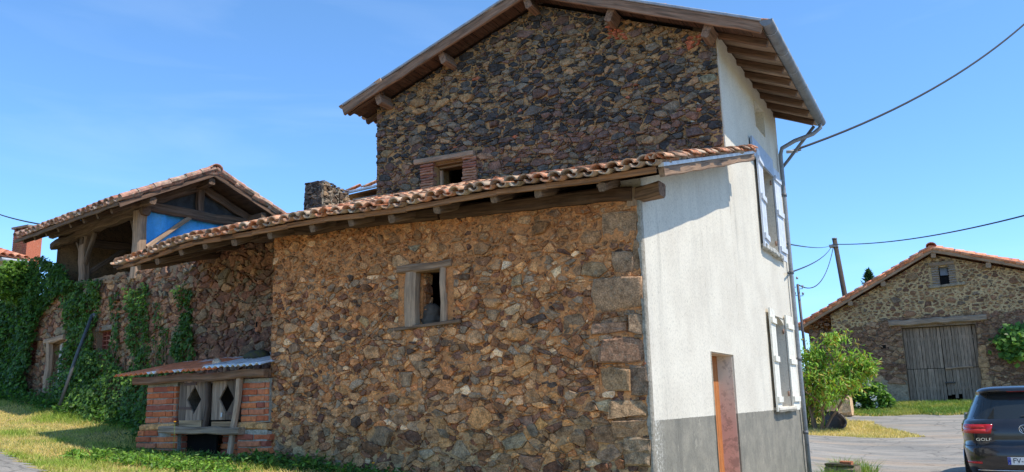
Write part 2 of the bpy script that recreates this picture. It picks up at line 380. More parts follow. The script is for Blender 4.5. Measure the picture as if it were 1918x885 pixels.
def grid_sheet(name, xs, ys, dz, mat, kind='structure', keep=None):
    X, Y = np.meshgrid(xs, ys); Z = gh(X, Y)+dz
    V = np.c_[X.ravel(), Y.ravel(), Z.ravel()]; nx = len(xs)
    I, J = np.meshgrid(np.arange(len(xs)-1), np.arange(len(ys)-1)); k = (J*nx+I).ravel()
    F = np.c_[k, k+1, k+nx+1, k+nx]
    if keep is not None:
        ok = keep(V[F].mean(1)); F = F[ok]
    used = np.unique(F); mp = -np.ones(len(V), int); mp[used] = np.arange(len(used))
    o = raw_mesh(name, V[used], mp[F], np.full((len(used), 3), .3), mat, None, True); tag(o, kind=kind); return o
def inpoly(P, poly):
    x, y = P[:, 0], P[:, 1]; c = np.zeros(len(P), bool); n = len(poly)
    for i in range(n):
        x1, y1 = poly[i]; x2, y2 = poly[(i+1) % n]
        if y1 == y2: continue
        hit = ((y1 > y) != (y2 > y)) & (x < (x2-x1)*(y-y1)/(y2-y1)+x1); c ^= hit
    return c
def m_ground():
    t = NT('meadow_soil'); p = t.pos()
    a = t.mix((.46, .35, .15), (.20, .24, .05), t.ramp(t.noise(p, 1.1, 6, .65), [(.42, 0.0), (.6, 1.0)]))
    a = t.mix(a, (.26, .18, .10), t.mix(0.0, .6, t.ramp(t.noise(p, 3.3, 5, .6), [(.55, 0.0), (.66, 1.0)])))
    a = t.mix(a, t.ramp(t.noise(p, 40, 5, .7), [(.3, .55), (.7, 1.35)]), 1, 'MULTIPLY')
    return t.done(a, t.bump(t.noise(p, 30, 6, .7), .8, .03))
def m_asphalt():
    t = NT('worn_asphalt'); p = t.pos()
    a = t.mix((.21, .20, .18), (.32, .29, .25), t.ramp(t.noise(t.pos(scale=(.35, 1.6, 1)), 1.4, 6, .6), [(.4, 0.0), (.62, 1.0)]))
    a = t.mix(a, (.37, .28, .20), t.mix(0.0, .75, t.ramp(t.noise(t.pos(scale=(.25, 1.5, 1)), 1.1, 5, .65), [(.52, 0.0), (.66, 1.0)])))
    a = t.mix(a, t.ramp(t.noise(p, 70, 4, .75), [(.3, .55), (.7, 1.4)]), 1, 'MULTIPLY')
    a = t.mix(a, (.06, .058, .055), t.mix(0.0, .7, t.ramp(t.noise(t.pos(scale=(.7, 1.2, 1)), 2.6, 7, .8, .4), [(.60, 0.0), (.64, 1.0)])))
    vo = t.n('TexVoronoi', feature='DISTANCE_TO_EDGE'); vo.inputs['Scale'].default_value = .8
    ds_ = t.n('Mix', data_type='RGBA', blend_type='ADD'); ds_.inputs[0].default_value = .35; nz_ = t.n('TexNoise'); nz_.inputs['Scale'].default_value = 2.5; nz_.inputs['Detail'].default_value = 6; t.l(p, nz_.inputs['Vector'])
    t.l(p, ds_.inputs[6]); t.l(nz_.outputs['Color'], ds_.inputs[7]); t.l(ds_.outputs[2], vo.inputs['Vector'])
    a = t.mix(a, (.07, .065, .06), t.mix(0.0, .6, t.ramp(vo.outputs['Distance'], [(.0, 1.0), (.018, 0.0)])))
    a = t.mix(a, (.40, .35, .28), t.mix(0.0, .55, t.ramp(t.noise(p, 22, 5, .8), [(.60, 0.0), (.68, 1.0)])))
    return t.done(a, t.bump(t.noise(p, 90, 5, .75), .6, .006))
xs = np.unique(np.r_[np.linspace(-400, -20, 14), np.arange(-20, 14, .35), np.linspace(14, 400, 14)])
ys = np.unique(np.r_[np.linspace(-400, -2, 14), np.arange(-2, 44, .35), np.linspace(44, 500, 14)])
M['soil'] = m_ground(); M['asphalt'] = m_asphalt()
grid_sheet('ground', xs, ys, 0, M['soil'])
# asphalt: the street in front, the yard on the right and the lane towards the barn
RA, RB = pg(0, 850), pg(75, 885)
def on_road(P):
    x, y = P[:, 0], P[:, 1]
    wob = np.array([mnoise.noise(Vector((a*.9, b*.9, 3))) for a, b in zip(x, y)])*.22
    edge_left = (y-RA[1]) - (RB[1]-RA[1])/(RB[0]-RA[0])*(x-RA[0]) + wob*.3                     # bank edge on the left
    st = (x < -3) & (edge_left < 0)
    st |= (x >= -3) & (y < 3.2+wob)
    yard = (x > -1.55+wob) & (y > 0) & (y < 24.7+wob+(x < -.9)*0)
    back = (y >= 15.4+wob) & (x > -4.6-(y-16)*.1) & (y < 24.7+wob*1.2)
    cx = -.7-(y-24.6)*.02; lane = (y >= 24.2) & (y < 30.6+wob*2) & (x > -1.05+wob-(y-24.6)*.44-.4*(y > 29))
    return st | yard | back | lane
grid_sheet('road', np.arange(-16, 16, .12), np.arange(-6, 31.5, .12), .018, M['asphalt'], 'structure', on_road)

# ------------------------------------------------------------------ rubble stonework
def clip_half(poly, n, d):
    out = []; m_ = len(poly)
    for i in range(m_):
        a = poly[i]; b = poly[(i+1) % m_]; da = a[0]*n[0]+a[1]*n[1]-d; db = b[0]*n[0]+b[1]*n[1]-d
        if da <= 0: out.append(a)
        if (da < 0 < db) or (db < 0 < da):
            t = da/(da-db); out.append((a[0]+(b[0]-a[0])*t, a[1]+(b[1]-a[1])*t))
    return out
def rubble(frame, outline, holes, classes, an, gap, hr, pal, seed, expl=(), cond=None, jx=.004, rects=(), wamp=.085, wf_=5.5):
    """irregular stones that fill an outline: list of (area, MB)"""
    holes = list(holes)+[t[:4] for t in rects]
    O, U, N = [np.array(a, float) for a in frame]; rng = np.random.RandomState(seed); rr = random.Random(seed)
    ol = np.array(outline); lo, hi = ol.min(0), ol.max(0)
    P = []; Rr = []; E = []
    for e in expl: P.append((e[0], e[1]*an)); Rr.append(e[2]); E.append(e[3] if len(e) > 3 else None)
    Pa = np.zeros((20000, 2)); Ra = np.zeros(20000); k = len(P)
    if k: Pa[:k] = P; Ra[:k] = Rr
    for r, att in classes:
        C = rng.uniform(lo, hi, (att, 2)); ok = inpoly(C, outline)
        for h in holes: ok &= ~((C[:, 0] > h[0]) & (C[:, 0] < h[2]) & (C[:, 1] > h[1]) & (C[:, 1] < h[3]))
        C = C[ok]
        for c in C:
            if cond and not cond(c[0], c[1], r, rr): continue
            q = (c[0], c[1]*an); r2 = r*rr.uniform(.85, 1.15)
            if k and np.any((Pa[:k, 0]-q[0])**2+(Pa[:k, 1]-q[1])**2 < (.74*(r2+Ra[:k]))**2): continue
            Pa[k] = q; Ra[k] = r2; k += 1; E.append(None)
    Pa = Pa[:k]; Ra = Ra[:k]; res = []
    hmid = [((h[0]+h[2])/2, (h[1]+h[3])/2, (h[2]-h[0])/2, (h[3]-h[1])/2) for h in holes]
    def warp(q):
        x, y = q
        d = min([x-lo[0], hi[0]-x, y-lo[1]+.1]+[max(abs(x-a)-c, abs(y-b)-e_) for a, b, c, e_ in hmid]); n_ = len(ol)
        for k_ in range(n_):
            a = ol[k_]; b = ol[(k_+1) % n_]; L_ = math.hypot(b[0]-a[0], b[1]-a[1]); d = min(d, abs((b[0]-a[0])*(y-a[1])-(b[1]-a[1])*(x-a[0]))/L_)
        f_ = max(0, min(1, d/.12))*wamp
        return (x+f_*mnoise.noise(Vector((x*wf_, y*wf_, seed)))*1.3, y+f_*mnoise.noise(Vector((x*wf_, y*wf_, seed+40))))
    def mk(pts, g0, e, want, r):
        if g0 is None: pts = np.array([warp(q) for q in pts])
        while len(pts) > want:
            A_ = np.roll(pts, 1, 0); B_ = np.roll(pts, -1, 0)
            tri = np.abs((pts[:, 0]-A_[:, 0])*(B_[:, 1]-A_[:, 1])-(pts[:, 1]-A_[:, 1])*(B_[:, 0]-A_[:, 0])); pts = np.delete(pts, int(np.argmin(tri)), 0)
        Q = []; f0 = rr.choice((.05, .07, .11, .17))
        for q in range(len(pts)):
            a, b = pts[q], pts[(q+1) % len(pts)]; f = f0*rr.uniform(.7, 1.3); Q += [a+(b-a)*f, b-(b-a)*f0*rr.uniform(.7, 1.3)]
        Q = np.array(Q)
        while len(Q) > 10:
            L = np.linalg.norm(Q-np.roll(Q, -1, 0), axis=1); kk = int(np.argmin(L)); Q = np.delete(Q, (kk+1) % len(Q), 0)
        c = Q.mean(0); Q = c+(Q-c)*1.07; x, y = Q[:, 0], Q[:, 1]
        area = .5*abs(np.dot(x, np.roll(y, -1))-np.dot(y, np.roll(x, -1)))
        if area < .00025: return
        g = gap(c[0], c[1], rr) if g0 is None else g0; rin = math.sqrt(area/math.pi); sc = max(.45, 1-g/rin)
        Q = c+(Q-c)*sc+rng.normal(0, jx, Q.shape)*min(1, rin/.06)
        h = hr[0]+(hr[1]-hr[0])*rr.random(); h *= min(1.6, .6+rin/.07*.4)
        tx, ty = rr.gauss(0, .14), rr.gauss(0, .14)
        col = e or pal(c[0], c[1], rr, r); col = tuple(np.clip(np.array(col)*rr.uniform(.76, 1.22), .01, .8))
        mb = MB(); sm = rr.random() < .12; n = len(Q); rings = []
        for (k_, hh, nz) in ((1.0, -.03, 0), (.97, h*.78, .003), (.84, h, .005)):
            ring = []
            for q in Q:
                d = (q-c)*k_; z = hh+(0 if hh < 0 else d[0]*tx+d[1]*ty+rr.gauss(0, nz)); p = O+U*(c[0]+d[0])+NZ*(c[1]+d[1])+N*z
                ring.append(mb.vert(p, col, tuple(p)))
            rings.append(ring)
        for a in range(2):
            for j in range(n):
                j2 = (j+1) % n; mb.face((rings[a][j], rings[a][j2], rings[a+1][j2], rings[a+1][j]), sm)
        p = O+U*c[0]+NZ*c[1]+N*(h*1.06); ce = mb.vert(p, col, tuple(p))
        for j in range(n): mb.face((rings[2][j], rings[2][(j+1) % n], ce), sm)
        res.append((area, mb))
    oa = ol*[1, an]; rmax = Ra.max() if k else 0
    for i in range(k):
        px, py = Pa[i]; r = Ra[i]; s = 2.1*r+.012
        poly = [(px-s, py-s*.92), (px+s, py-s), (px+s, py+s*.95), (px-s, py+s)]
        d2_ = ((Pa-Pa[i])**2).sum(1); idx = np.where(d2_ < (s*1.5+rmax*1.7)**2)[0]; idx = idx[np.argsort(d2_[idx])][1:34]
        for j in idx:
            dx, dy = Pa[j]-Pa[i]; dd = d2_[j]; b = (dd+r*r-Ra[j]**2)/2
            poly = clip_half(poly, (dx, dy), b+px*dx+py*dy)
            if len(poly) < 3: break
        if len(poly) < 3: continue
        m_ = len(oa)
        for q in range(m_):
            a = oa[q]; b = oa[(q+1) % m_]; nrm = (b[1]-a[1], -(b[0]-a[0]))
            poly = clip_half(poly, nrm, a[0]*nrm[0]+a[1]*nrm[1])
            if len(poly) < 3: break
        if len(poly) < 3: continue
        u, v = px, py/an
        for h in holes:
            ds = [(h[0]-u, (1, 0), h[0]), (u-h[2], (-1, 0), -h[2]), (h[1]-v, (0, 1), h[1]*an), (v-h[3], (0, -1), -h[3]*an)]
            ds.sort(key=lambda t: -t[0]); poly = clip_half(poly, ds[0][1], ds[0][2])
            if len(poly) < 3: break
        if len(poly) < 3: continue
        pts = np.array(poly); pts[:, 1] /= an; 
        # round the corners (one Chaikin pass) and drop tiny edges
        mk(pts, None, E[i], rr.choice((4, 5, 5, 6, 6, 7)), r)
    for (ua, va, ub, vb_, cc) in rects:
        j_ = lambda k: rr.gauss(0, .013)
        base = [(ua+j_(0), va+j_(0)), (ub-.0, va+j_(0)), (ub-.0, vb_+j_(0)), (ua+j_(0), vb_+j_(0))]; P8 = []
        for q in range(4):
            A_, B_ = np.array(base[q]), np.array(base[(q+1) % 4]); P8 += [A_, (A_+B_)/2+rng.normal(0, .006, 2)]
        mk(np.array(P8), .004, cc, 8, .1)
    res.sort(key=lambda t: -t[0]); return res
def place_stones(res, parent, mat, nind=300, name='stone'):
    for a, mb in res[:nind]: mb.build(name, mat, parent, center=True)
    if len(res) > nind:
        rest = MB()
        for a, mb in res[nind:]: rest.add(mb)
        rest.build('small_'+name+'s', mat, parent, kind='stuff')
def sheet(mb, frame, u0, u1, lo, hi, nu, nv, amp, col, sc=9.0, off=0.0):
    O, U, N = [np.array(a, float) for a in frame]; ids = []
    for i in range(nu+1):
        u = u0+(u1-u0)*i/nu; a, b = lo(u), hi(u); row = []
        for j in range(nv+1):
            v = a+(b-a)*j/nv; h = off
            if amp: h += amp*(mnoise.noise(Vector((u*sc, v*sc, 1.7)))+.5*mnoise.noise(Vector((u*sc*3, v*sc*3, 5))))
            p = O+U*u+NZ*v+N*h; row.append(mb.vert(p, col, tuple(p)))
        ids.append(row)
    for i in range(nu):
        for j in range(nv): mb.face((ids[i][j], ids[i+1][j], ids[i+1][j+1], ids[i][j+1]), True)
def wall_with_holes(frame, u0, u1, lo, hi, holes, step, amp, depth, col=(.4, .3, .2), sc=9.0, vmin_sheet=None, off=0.0):
    """front face with openings, reveals, back face and ends; one closed slab"""
    mb = MB(); O, U, N = [np.array(a, float) for a in frame]
    cuts = sorted({u0, u1, *[h[0] for h in holes], *[h[2] for h in holes]})
    def P(u, v, d): return O+U*u+NZ*v-N*d
    for a, b in zip(cuts[:-1], cuts[1:]):
        m_ = (a+b)/2; hs_ = sorted([h for h in holes if h[0] < m_ < h[2]], key=lambda h: h[1])
        spans = []; cur = lo
        for h in hs_:
            spans.append((cur, (lambda u, q=h[1]: q))); cur = (lambda u, q=h[3]: q)
        spans.append((cur, hi))
        for f0, f1 in spans:
            nu = max(1, int((b-a)/step)); nv = max(1, int((f1(m_)-f0(m_))/step))
            sheet(mb, frame, a, b, f0, f1, nu, nv, amp, col, sc, off)
            for q in range(nu):
                ua, ub = a+(b-a)*q/nu, a+(b-a)*(q+1)/nu
                mb.poly([P(ub, f0(ub), depth), P(ua, f0(ua), depth), P(ua, f1(ua), depth), P(ub, f1(ub), depth)], col)
                mb.poly([P(ua, f1(ua), -off-.004), P(ub, f1(ub), -off-.004), P(ub, f1(ub), depth), P(ua, f1(ua), depth)], col) if f1 is hi else None
    for (a, b, c, d) in holes:
        q = .012
        mb.poly([P(a, b, -q-off), P(a, d, -q-off), P(a, d, depth), P(a, b, depth)], col)
        mb.poly([P(c, b, -q-off), P(c, b, depth), P(c, d, depth), P(c, d, -q-off)], col)
        mb.poly([P(a, d, -q-off), P(c, d, -q-off), P(c, d, depth), P(a, d, depth)], col)
        mb.poly([P(a, b, -q-off), P(a, b, depth), P(c, b, depth), P(c, b, -q-off)], col)
    for u, s in ((u0, 1), (u1, -1)):
        q = [P(u, lo(u), -off), P(u, lo(u), depth), P(u, hi(u), depth), P(u, hi(u), -off)]; mb.poly(q if s < 0 else q[::-1], col)
    return mb
def jig(seed, amp=.02, f=3.0):
    return lambda u: amp*mnoise.noise(Vector((u*f, seed*3.3, 0)))

def pick(rr, tab):
    s = rr.random()*sum(t[0] for t in tab)
    for wt, c in tab:
        s -= wt
        if s <= 0: return c
    return tab[-1][1]
# ================================================================== THE LEAN-TO (nearest building)
lean = thing('lean_to_building', 'low stone lean-to with orange mortar, canal tile roof and one small framed window', 'outbuilding', (-4.4, 7.4, .6))
F1 = ((0, Y0, 0), (1, 0, 0), (0, -1, 0))
H1 = (-4.745, 2.315, -4.285, 2.87)
top1 = lambda u: 3.43+(u+6.5)*(-.17/4.2)
MAIN = [(2.8, (.37, .25, .155)), (1.8, (.23, .175, .13)), (1.8, (.19, .105, .075)), (1.2, (.13, .08, .065)), (1.6, (.42, .265, .14)), (1.0, (.25, .215, .175)), (.6, (.50, .43, .33)), (.5, (.075, .06, .055)), (1.1, (.36, .19, .10)), (1.0, (.21, .19, .165))]
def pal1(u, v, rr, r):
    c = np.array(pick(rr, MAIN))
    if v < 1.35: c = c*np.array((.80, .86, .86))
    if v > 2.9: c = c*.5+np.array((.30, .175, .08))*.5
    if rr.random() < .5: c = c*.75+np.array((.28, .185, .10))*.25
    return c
def ex(px, py, r, c=None):
    q = pw(px, py); return (q[0], q[2], r, c)
quoins = [ex(1168, 425, .15, (.25, .21, .15)), ex(1158, 548, .20, (.25, .20, .15)), ex(1182, 480, .09, (.27, .22, .15)), ex(1155, 490, .10, (.22, .18, .14)), ex(1195, 480, .07),
    ex(1168, 655, .19, (.21, .155, .12)), ex(1150, 712, .14, (.24, .20, .14)), ex(1196, 712, .12, (.19, .18, .16)), ex(1135, 760, .10, (.24, .24, .19)), ex(1182, 765, .13, (.20, .18, .13)),
    ex(1195, 840, .16, (.20, .20, .17)), ex(1150, 800, .10, (.18, .14, .11)), ex(1140, 850, .12, (.2, .17, .14)), ex(1110, 830, .09), ex(1125, 618, .13, (.20, .14, .11)),
    ex(1070, 603, .13, (.21, .17, .13)), ex(1175, 392, .06), ex(1185, 375, .05, (.36, .19, .12)), ex(1110, 505, .12, (.27, .22, .15)), ex(1200, 615, .07),
    ex(1047, 507, .075, (.52, .48, .38)), ex(945, 495, .07, (.50, .45, .37)), ex(973, 522, .09, (.22, .20, .15)), ex(1037, 403, .09, (.20, .14, .10)), ex(1090, 390, .10, (.27, .14, .07)),
    ex(777, 462, .085, (.20, .20, .165)), ex(877, 438, .06, (.13, .085, .07)), ex(877, 461, .05, (.12, .075, .06)), ex(699, 477, .055, (.18, .14, .10)), ex(745, 552, .075, (.23, .21, .155)),
    ex(716, 565, .05), ex(540, 475, .08, (.34, .24, .14)), ex(601, 787, .07, (.13, .085, .08)), ex(530, 735, .06, (.15, .13, .13)), ex(745, 600, .055, (.5, .43, .3)), ex(863, 612, .04),
    ex(680, 605, .08, (.29, .25, .17)), ex(752, 612, .05, (.42, .33, .18)), ex(990, 655, .09, (.23, .20, .16)), ex(1025, 660, .05, (.14, .11, .10)), ex(897, 610, .07, (.27, .19, .14)), ex(925, 620, .06),
    ex(860, 845, .13, (.26, .25, .21)), ex(905, 850, .08), ex(965, 830, .11, (.16, .16, .13)), ex(1000, 865, .10, (.19, .15, .13)), ex(1090, 795, .10, (.24, .21, .16)), ex(1020, 795, .075, (.40, .27, .13)),
    ex(985, 790, .08, (.17, .13, .12)), ex(825, 795, .09, (.27, .19, .11)), ex(800, 850, .10, (.2, .2, .17)), ex(745, 860, .09, (.21, .19, .15)), ex(560, 845, .10, (.23, .21, .15)), ex(620, 850, .09), ex(520, 860, .1),
    ex(1030, 720, .06, (.11, .095, .09)), ex(1095, 728, .055, (.14, .10, .11)), ex(912, 690, .07, (.13, .085, .07)), ex(960, 780, .05), ex(870, 760, .08, (.27, .16, .10)), ex(1075, 765, .06, (.15, .12, .11))]
def qr(x0, y0, x1, y1, c):
    a, b = pw(x0, y1), pw(x1, y0); return (a[0], a[2], min(b[0], X0-.014), b[2], tuple(.55*np.array(c)+.45*np.array((.175, .15, .12))))
QR = [qr(1133, 393, 1197, 452, (.25, .20, .15)), qr(1150, 470, 1186, 513, (.24, .20, .16)), qr(1188, 454, 1203, 514, (.24, .20, .15)), qr(1112, 517, 1203, 587, (.26, .205, .155)), qr(1112, 604, 1174, 630, (.20, .14, .115)), qr(1178, 589, 1208, 628, (.24, .21, .17)),
    qr(1130, 633, 1212, 682, (.21, .145, .12)), qr(1124, 686, 1182, 734, (.28, .225, .15)), qr(1184, 684, 1219, 744, (.17, .16, .15)), qr(1148, 750, 1219, 783, (.22, .18, .12)), qr(1170, 820, 1228, 874, (.22, .215, .18)), qr(1120, 795, 1165, 830, (.19, .15, .12)), qr(1150, 786, 1222, 816, (.20, .16, .12))]
quoins = [q for q in quoins if not any(t[0]-.02 < q[0] < t[2]+.02 and t[1]-.02 < q[1] < t[3]+.02 for t in QR)]
o1 = [(-6.5, .3), (X0-.012, .3), (X0-.012, 3.25), (-6.5, 3.42)]
def gap1(u, v, rr):
    g = .002+.004*rr.random()
    if v > 2.3: g += .004*(v-2.3)/.8*rr.random()+.003
    if v > 2.85: g += .008*rr.random()
    return g
def cond1(u, v, r, rr):
    if u > -3.05: return rr.random() < (1.0 if r > .06 else .8)
    if u < -4.9 and r > .06 and v > 1.2: return rr.random() < .25
    return rr.random() < (1.0 if v < 2.6 or r < .09 else .35)
wall1 = wall_with_holes(F1, -6.5, X0, lambda u: .1, lambda u: top1(u), [H1], .024, .021, .24, sc=11).build('front_wall', M['mortar'], lean)
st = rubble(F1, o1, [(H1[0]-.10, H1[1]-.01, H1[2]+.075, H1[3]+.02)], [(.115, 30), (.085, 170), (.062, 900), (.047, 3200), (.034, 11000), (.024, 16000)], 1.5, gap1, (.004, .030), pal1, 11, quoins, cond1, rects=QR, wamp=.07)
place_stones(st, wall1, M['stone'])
# left return of the wall where it meets the old wall, in stone too
# window: lintel, jambs, sill
def pwv(px, py, y=Y0): q = pw(px, py, y); return q
wf = MB(); a = pwv(748, 508); b = pwv(848, 494); wf.beam((a[0], Y0+.03, a[2]-.0), (b[0], Y0+.03, b[2]), .14, .075, (.30, .225, .16), seed=4, jit=.006)
win1 = wf.build('window', M['wood'], lean, label='small window with grey timber frame in the stone wall')
def sub(parent, name, mat, f):
    mb = MB(); f(mb); return mb.build(name, mat, parent)
sub(win1, 'jamb', M['wood_grey'], lambda mb: mb.beam((-4.70, Y0+.03, 2.31), (-4.70, Y0+.03, 2.845), .125, .13, (.32, .28, .235), up=(0, 1, 0), seed=5, jit=.005))
sub(win1, 'jamb', M['wood_grey'], lambda mb: mb.beam((-4.315, Y0+.03, 2.33), (-4.315, Y0+.03, 2.90), .065, .12, (.30, .26, .22), up=(0, 1, 0), seed=6, jit=.004))
sub(win1, 'sill', M['wood'], lambda mb: mb.beam((-4.86, Y0+.02, 2.285), (-4.12, Y0+.02, 2.33), .14, .035, (.19, .14, .10), seed=7, jit=.005))
def lintel_in(mb): mb.beam((-4.80, Y0+.2, 2.885), (-4.22, Y0+.2, 2.93), .26, .05, (.28, .19, .10), seed=17, jit=.003)
sub(win1, 'inner_lintel', M['wood'], lintel_in)
# rough inner reveal stones on the left of the window opening
rv = rubble(((-4.63, Y0+.12, 0), (0, 1, 0), (1, 0, 0)), [(0, 2.33), (.13, 2.33), (.13, 2.85), (0, 2.85)], [], [(.07, 60), (.05, 200)], 1.2, lambda u, v, r: .005, (.01, .03), pal1, 3)
rvm = MB(); rvm.box((-4.75, Y0+.10, 2.32), (-4.632, Y0+.25, 2.87), (.3, .2, .12)); revl = rvm.build('window_reveal', M['mortar'], lean); place_stones(rv, revl, M['stone'])
dk = MB(); dk.box((-6.45, Y0+.5, .9), (-6.38, 10.0, 3.45), (.05, .04, .035)); dk.box((-6.4, 7.9, .9), (-2.75, 7.96, 3.75), (.012, .01, .009)); dk.build('inner_shade_plate', M['dark'], lean)  # partition wall, then a near-black plate in place of the unlit room
# wall plate, purlin end, rafters, fascia
wp = MB(); 
for a, b, s in ((-6.9, -4.35, 3), (-4.33, X0-.05, 9)):
    za, zb = 3.43-(a+6.5)*.033+.03, 3.43-(b+6.5)*.033+.03
    wp.beam((a, Y0+.05, za), (b, Y0+.05, zb), .20, .13, (.15, .10, .07), seed=s, jit=.008)
wp.build('wall_plate', M['wood_dark'], lean)
sub(lean, 'purlin_end', M['wood_dark'], lambda mb: mb.beam((X0-.02, Y0+.02, 3.325), (X0+.21, Y0+.01, 3.315), .16, .125, (.30, .22, .16), seed=12, jit=.016, bev=.2))
sub(lean, 'stub_post', M['wood_grey'], lambda mb: mb.box((X0-.10, Y0-.03, 3.20), (X0-.015, Y0+.06, 3.36), (.3, .24, .18), 2))

# ---- roof surface of the lean-to
EAVE = [(-1.95, 6.30), (-6.6, 6.30), (-7.3, 6.38), (-8.3, 6.62), (-9.5, 6.96)]
def eave_y(x):
    xs_ = [-e[0] for e in EAVE]; return float(np.interp(-x, xs_, [e[1] for e in EAVE]))
def slope(x): return float(np.interp(x, [-9.4, -8.6, -7.6, -5, -2], [.20, .28, .335, .315, .285]))
def eave_z(x): return 3.415+.012*math.sin(x*3.1)+(.0 if x > -7.5 else (x+7.5)*.012)
def roof_z(x, y): return eave_z(x)+slope(x)*(y-eave_y(x))
def roof_top_y(x): return 10.03 if x > -7.66 else float(np.interp(x, [-9.4, -8.4, -7.66], [7.9, 9.4, 10.9]))
fa = MB()
pts = np.linspace(-2.02, -9.35, 16)
for a, b in zip(pts[:-1], pts[1:]):
    fa.beam((a, eave_y(a)+.03, eave_z(a)-.035), (b-.004, eave_y(b)+.03, eave_z(b)-.028), .03, .05, (.30, .19, .115), seed=int(a*10), jit=.001, seg=1)
fa.build('eave_fascia', M['wood'], lean)
for i, x in enumerate(np.arange(-2.55, -9.2, -.52)):
    y0 = eave_y(x)+.06; yl = min(roof_top_y(x), y0+1.6)
    x += random.Random(i).uniform(-.05, .05)
    sub(lean, 'rafter', M['wood_dark'], lambda mb: mb.beam((x, y0, eave_z(x)-.085), (x, yl, roof_z(x, yl)-.085), .07, .075, (.30, .24, .18), seed=i*3+1, jit=.007))
bd = MB()
for k in range(15):
    xa, xb = -2.0-k*.49, -2.0-(k+1)*.49+.006
    if k >= 11: pass
    x = (xa+xb)/2; y0 = eave_y(x)+.03; y1 = roof_top_y(x); ny = 6
    for q in range(ny):
        ya, yb = y0+(y1-y0)*q/ny, y0+(y1-y0)*(q+1)/ny-.004
        z = [roof_z(xa, ya), roof_z(xb, ya), roof_z(xb, yb), roof_z(xa, yb)]
        c = (.12, .085, .06)
        top = [(xa, ya, z[0]-.012), (xb, ya, z[1]-.012), (xb, yb, z[2]-.012), (xa, yb, z[3]-.012)]; bot = [(p[0], p[1], p[2]-.022) for p in top]
        bd.poly(bot, c); bd.poly(top[::-1], c)
        for s in range(4): bd.poly([bot[(s+1) % 4], bot[s], top[s], top[(s+1) % 4]], c)
bd.build('roof_boarding', M['wood_dark'], lean)
# verge timber and zinc strip over the white wall
def verge_pt(y, dz): return (X0+.33, y, roof_z(-2.0, y)+dz)
vb = MB(); vb.beam(verge_pt(6.36, -.075), verge_pt(10.0, -.065), .05, .085, (.27, .21, .155), seed=31, jit=.004); vb.build('verge_board', M['wood'], lean)
vz = MB(); vz.beam(verge_pt(6.33, -.012), verge_pt(10.06, -.005), .07, .034, (.66, .68, .70), seg=2, jit=0, bev=.1); vz.build('verge_flashing', M['zinc'], lean)

# ---- canal tiles
TILES = [(.58, .23, .12), (.62, .33, .19), (.48, .24, .14), (.42, .28, .19), (.58, .40, .27), (.66, .24, .11), (.34, .20, .13), (.55, .30, .17)]
def tile_mesh(kind, mat, L=.40, r0=.083, r1=.068, col=(.4, .2, .1), seed=0):
    """kind 1 = cover (arched up, wide end at the eave), -1 = channel (arched down)"""
    mb = MB(); rr = random.Random(seed); n = 6; th = .012
    if kind < 0: r0, r1 = r1, r0
    rows = []
    for (y, r) in ((0, r0), (L, r1)):
        for rad in (r, r-th):
            row = []
            for k in range(n+1):
                a = math.pi*(.04+.92*k/n); row.append(mb.vert((rad*math.cos(a), y+rr.gauss(0, .002), kind*rad*math.sin(a)*.82), col, (y, a*.1, 0)))
            rows.append(row)
    o0, i0, o1_, i1 = rows
    for k in range(n):
        f = [(o0[k], o1_[k], o1_[k+1], o0[k+1]), (i0[k], i0[k+1], i1[k+1], i1[k]), (o0[k], o0[k+1], i0[k+1], i0[k]), (o1_[k], i1[k], i1[k+1], o1_[k+1])]
        for j, q in enumerate(f): mb.face(q if kind > 0 else q[::-1], j < 2)
    for k in (0, n): mb.face((o0[k], i0[k], i1[k], o1_[k]))
    return mb
def tile_set(mat, pals, n=10, **k):
    return [(tile_mesh(1, mat, col=pals[i % len(pals)], seed=i, **k), tile_mesh(-1, mat, col=pals[(i+3) % len(pals)], seed=i+50, **k)) for i in range(n)]
def mat_from(o, ux, uy, uz):
    m_ = Matrix.Identity(4)
    for i in range(3): m_[i][0], m_[i][1], m_[i][2], m_[i][3] = ux[i], uy[i], uz[i], o[i]
    return m_
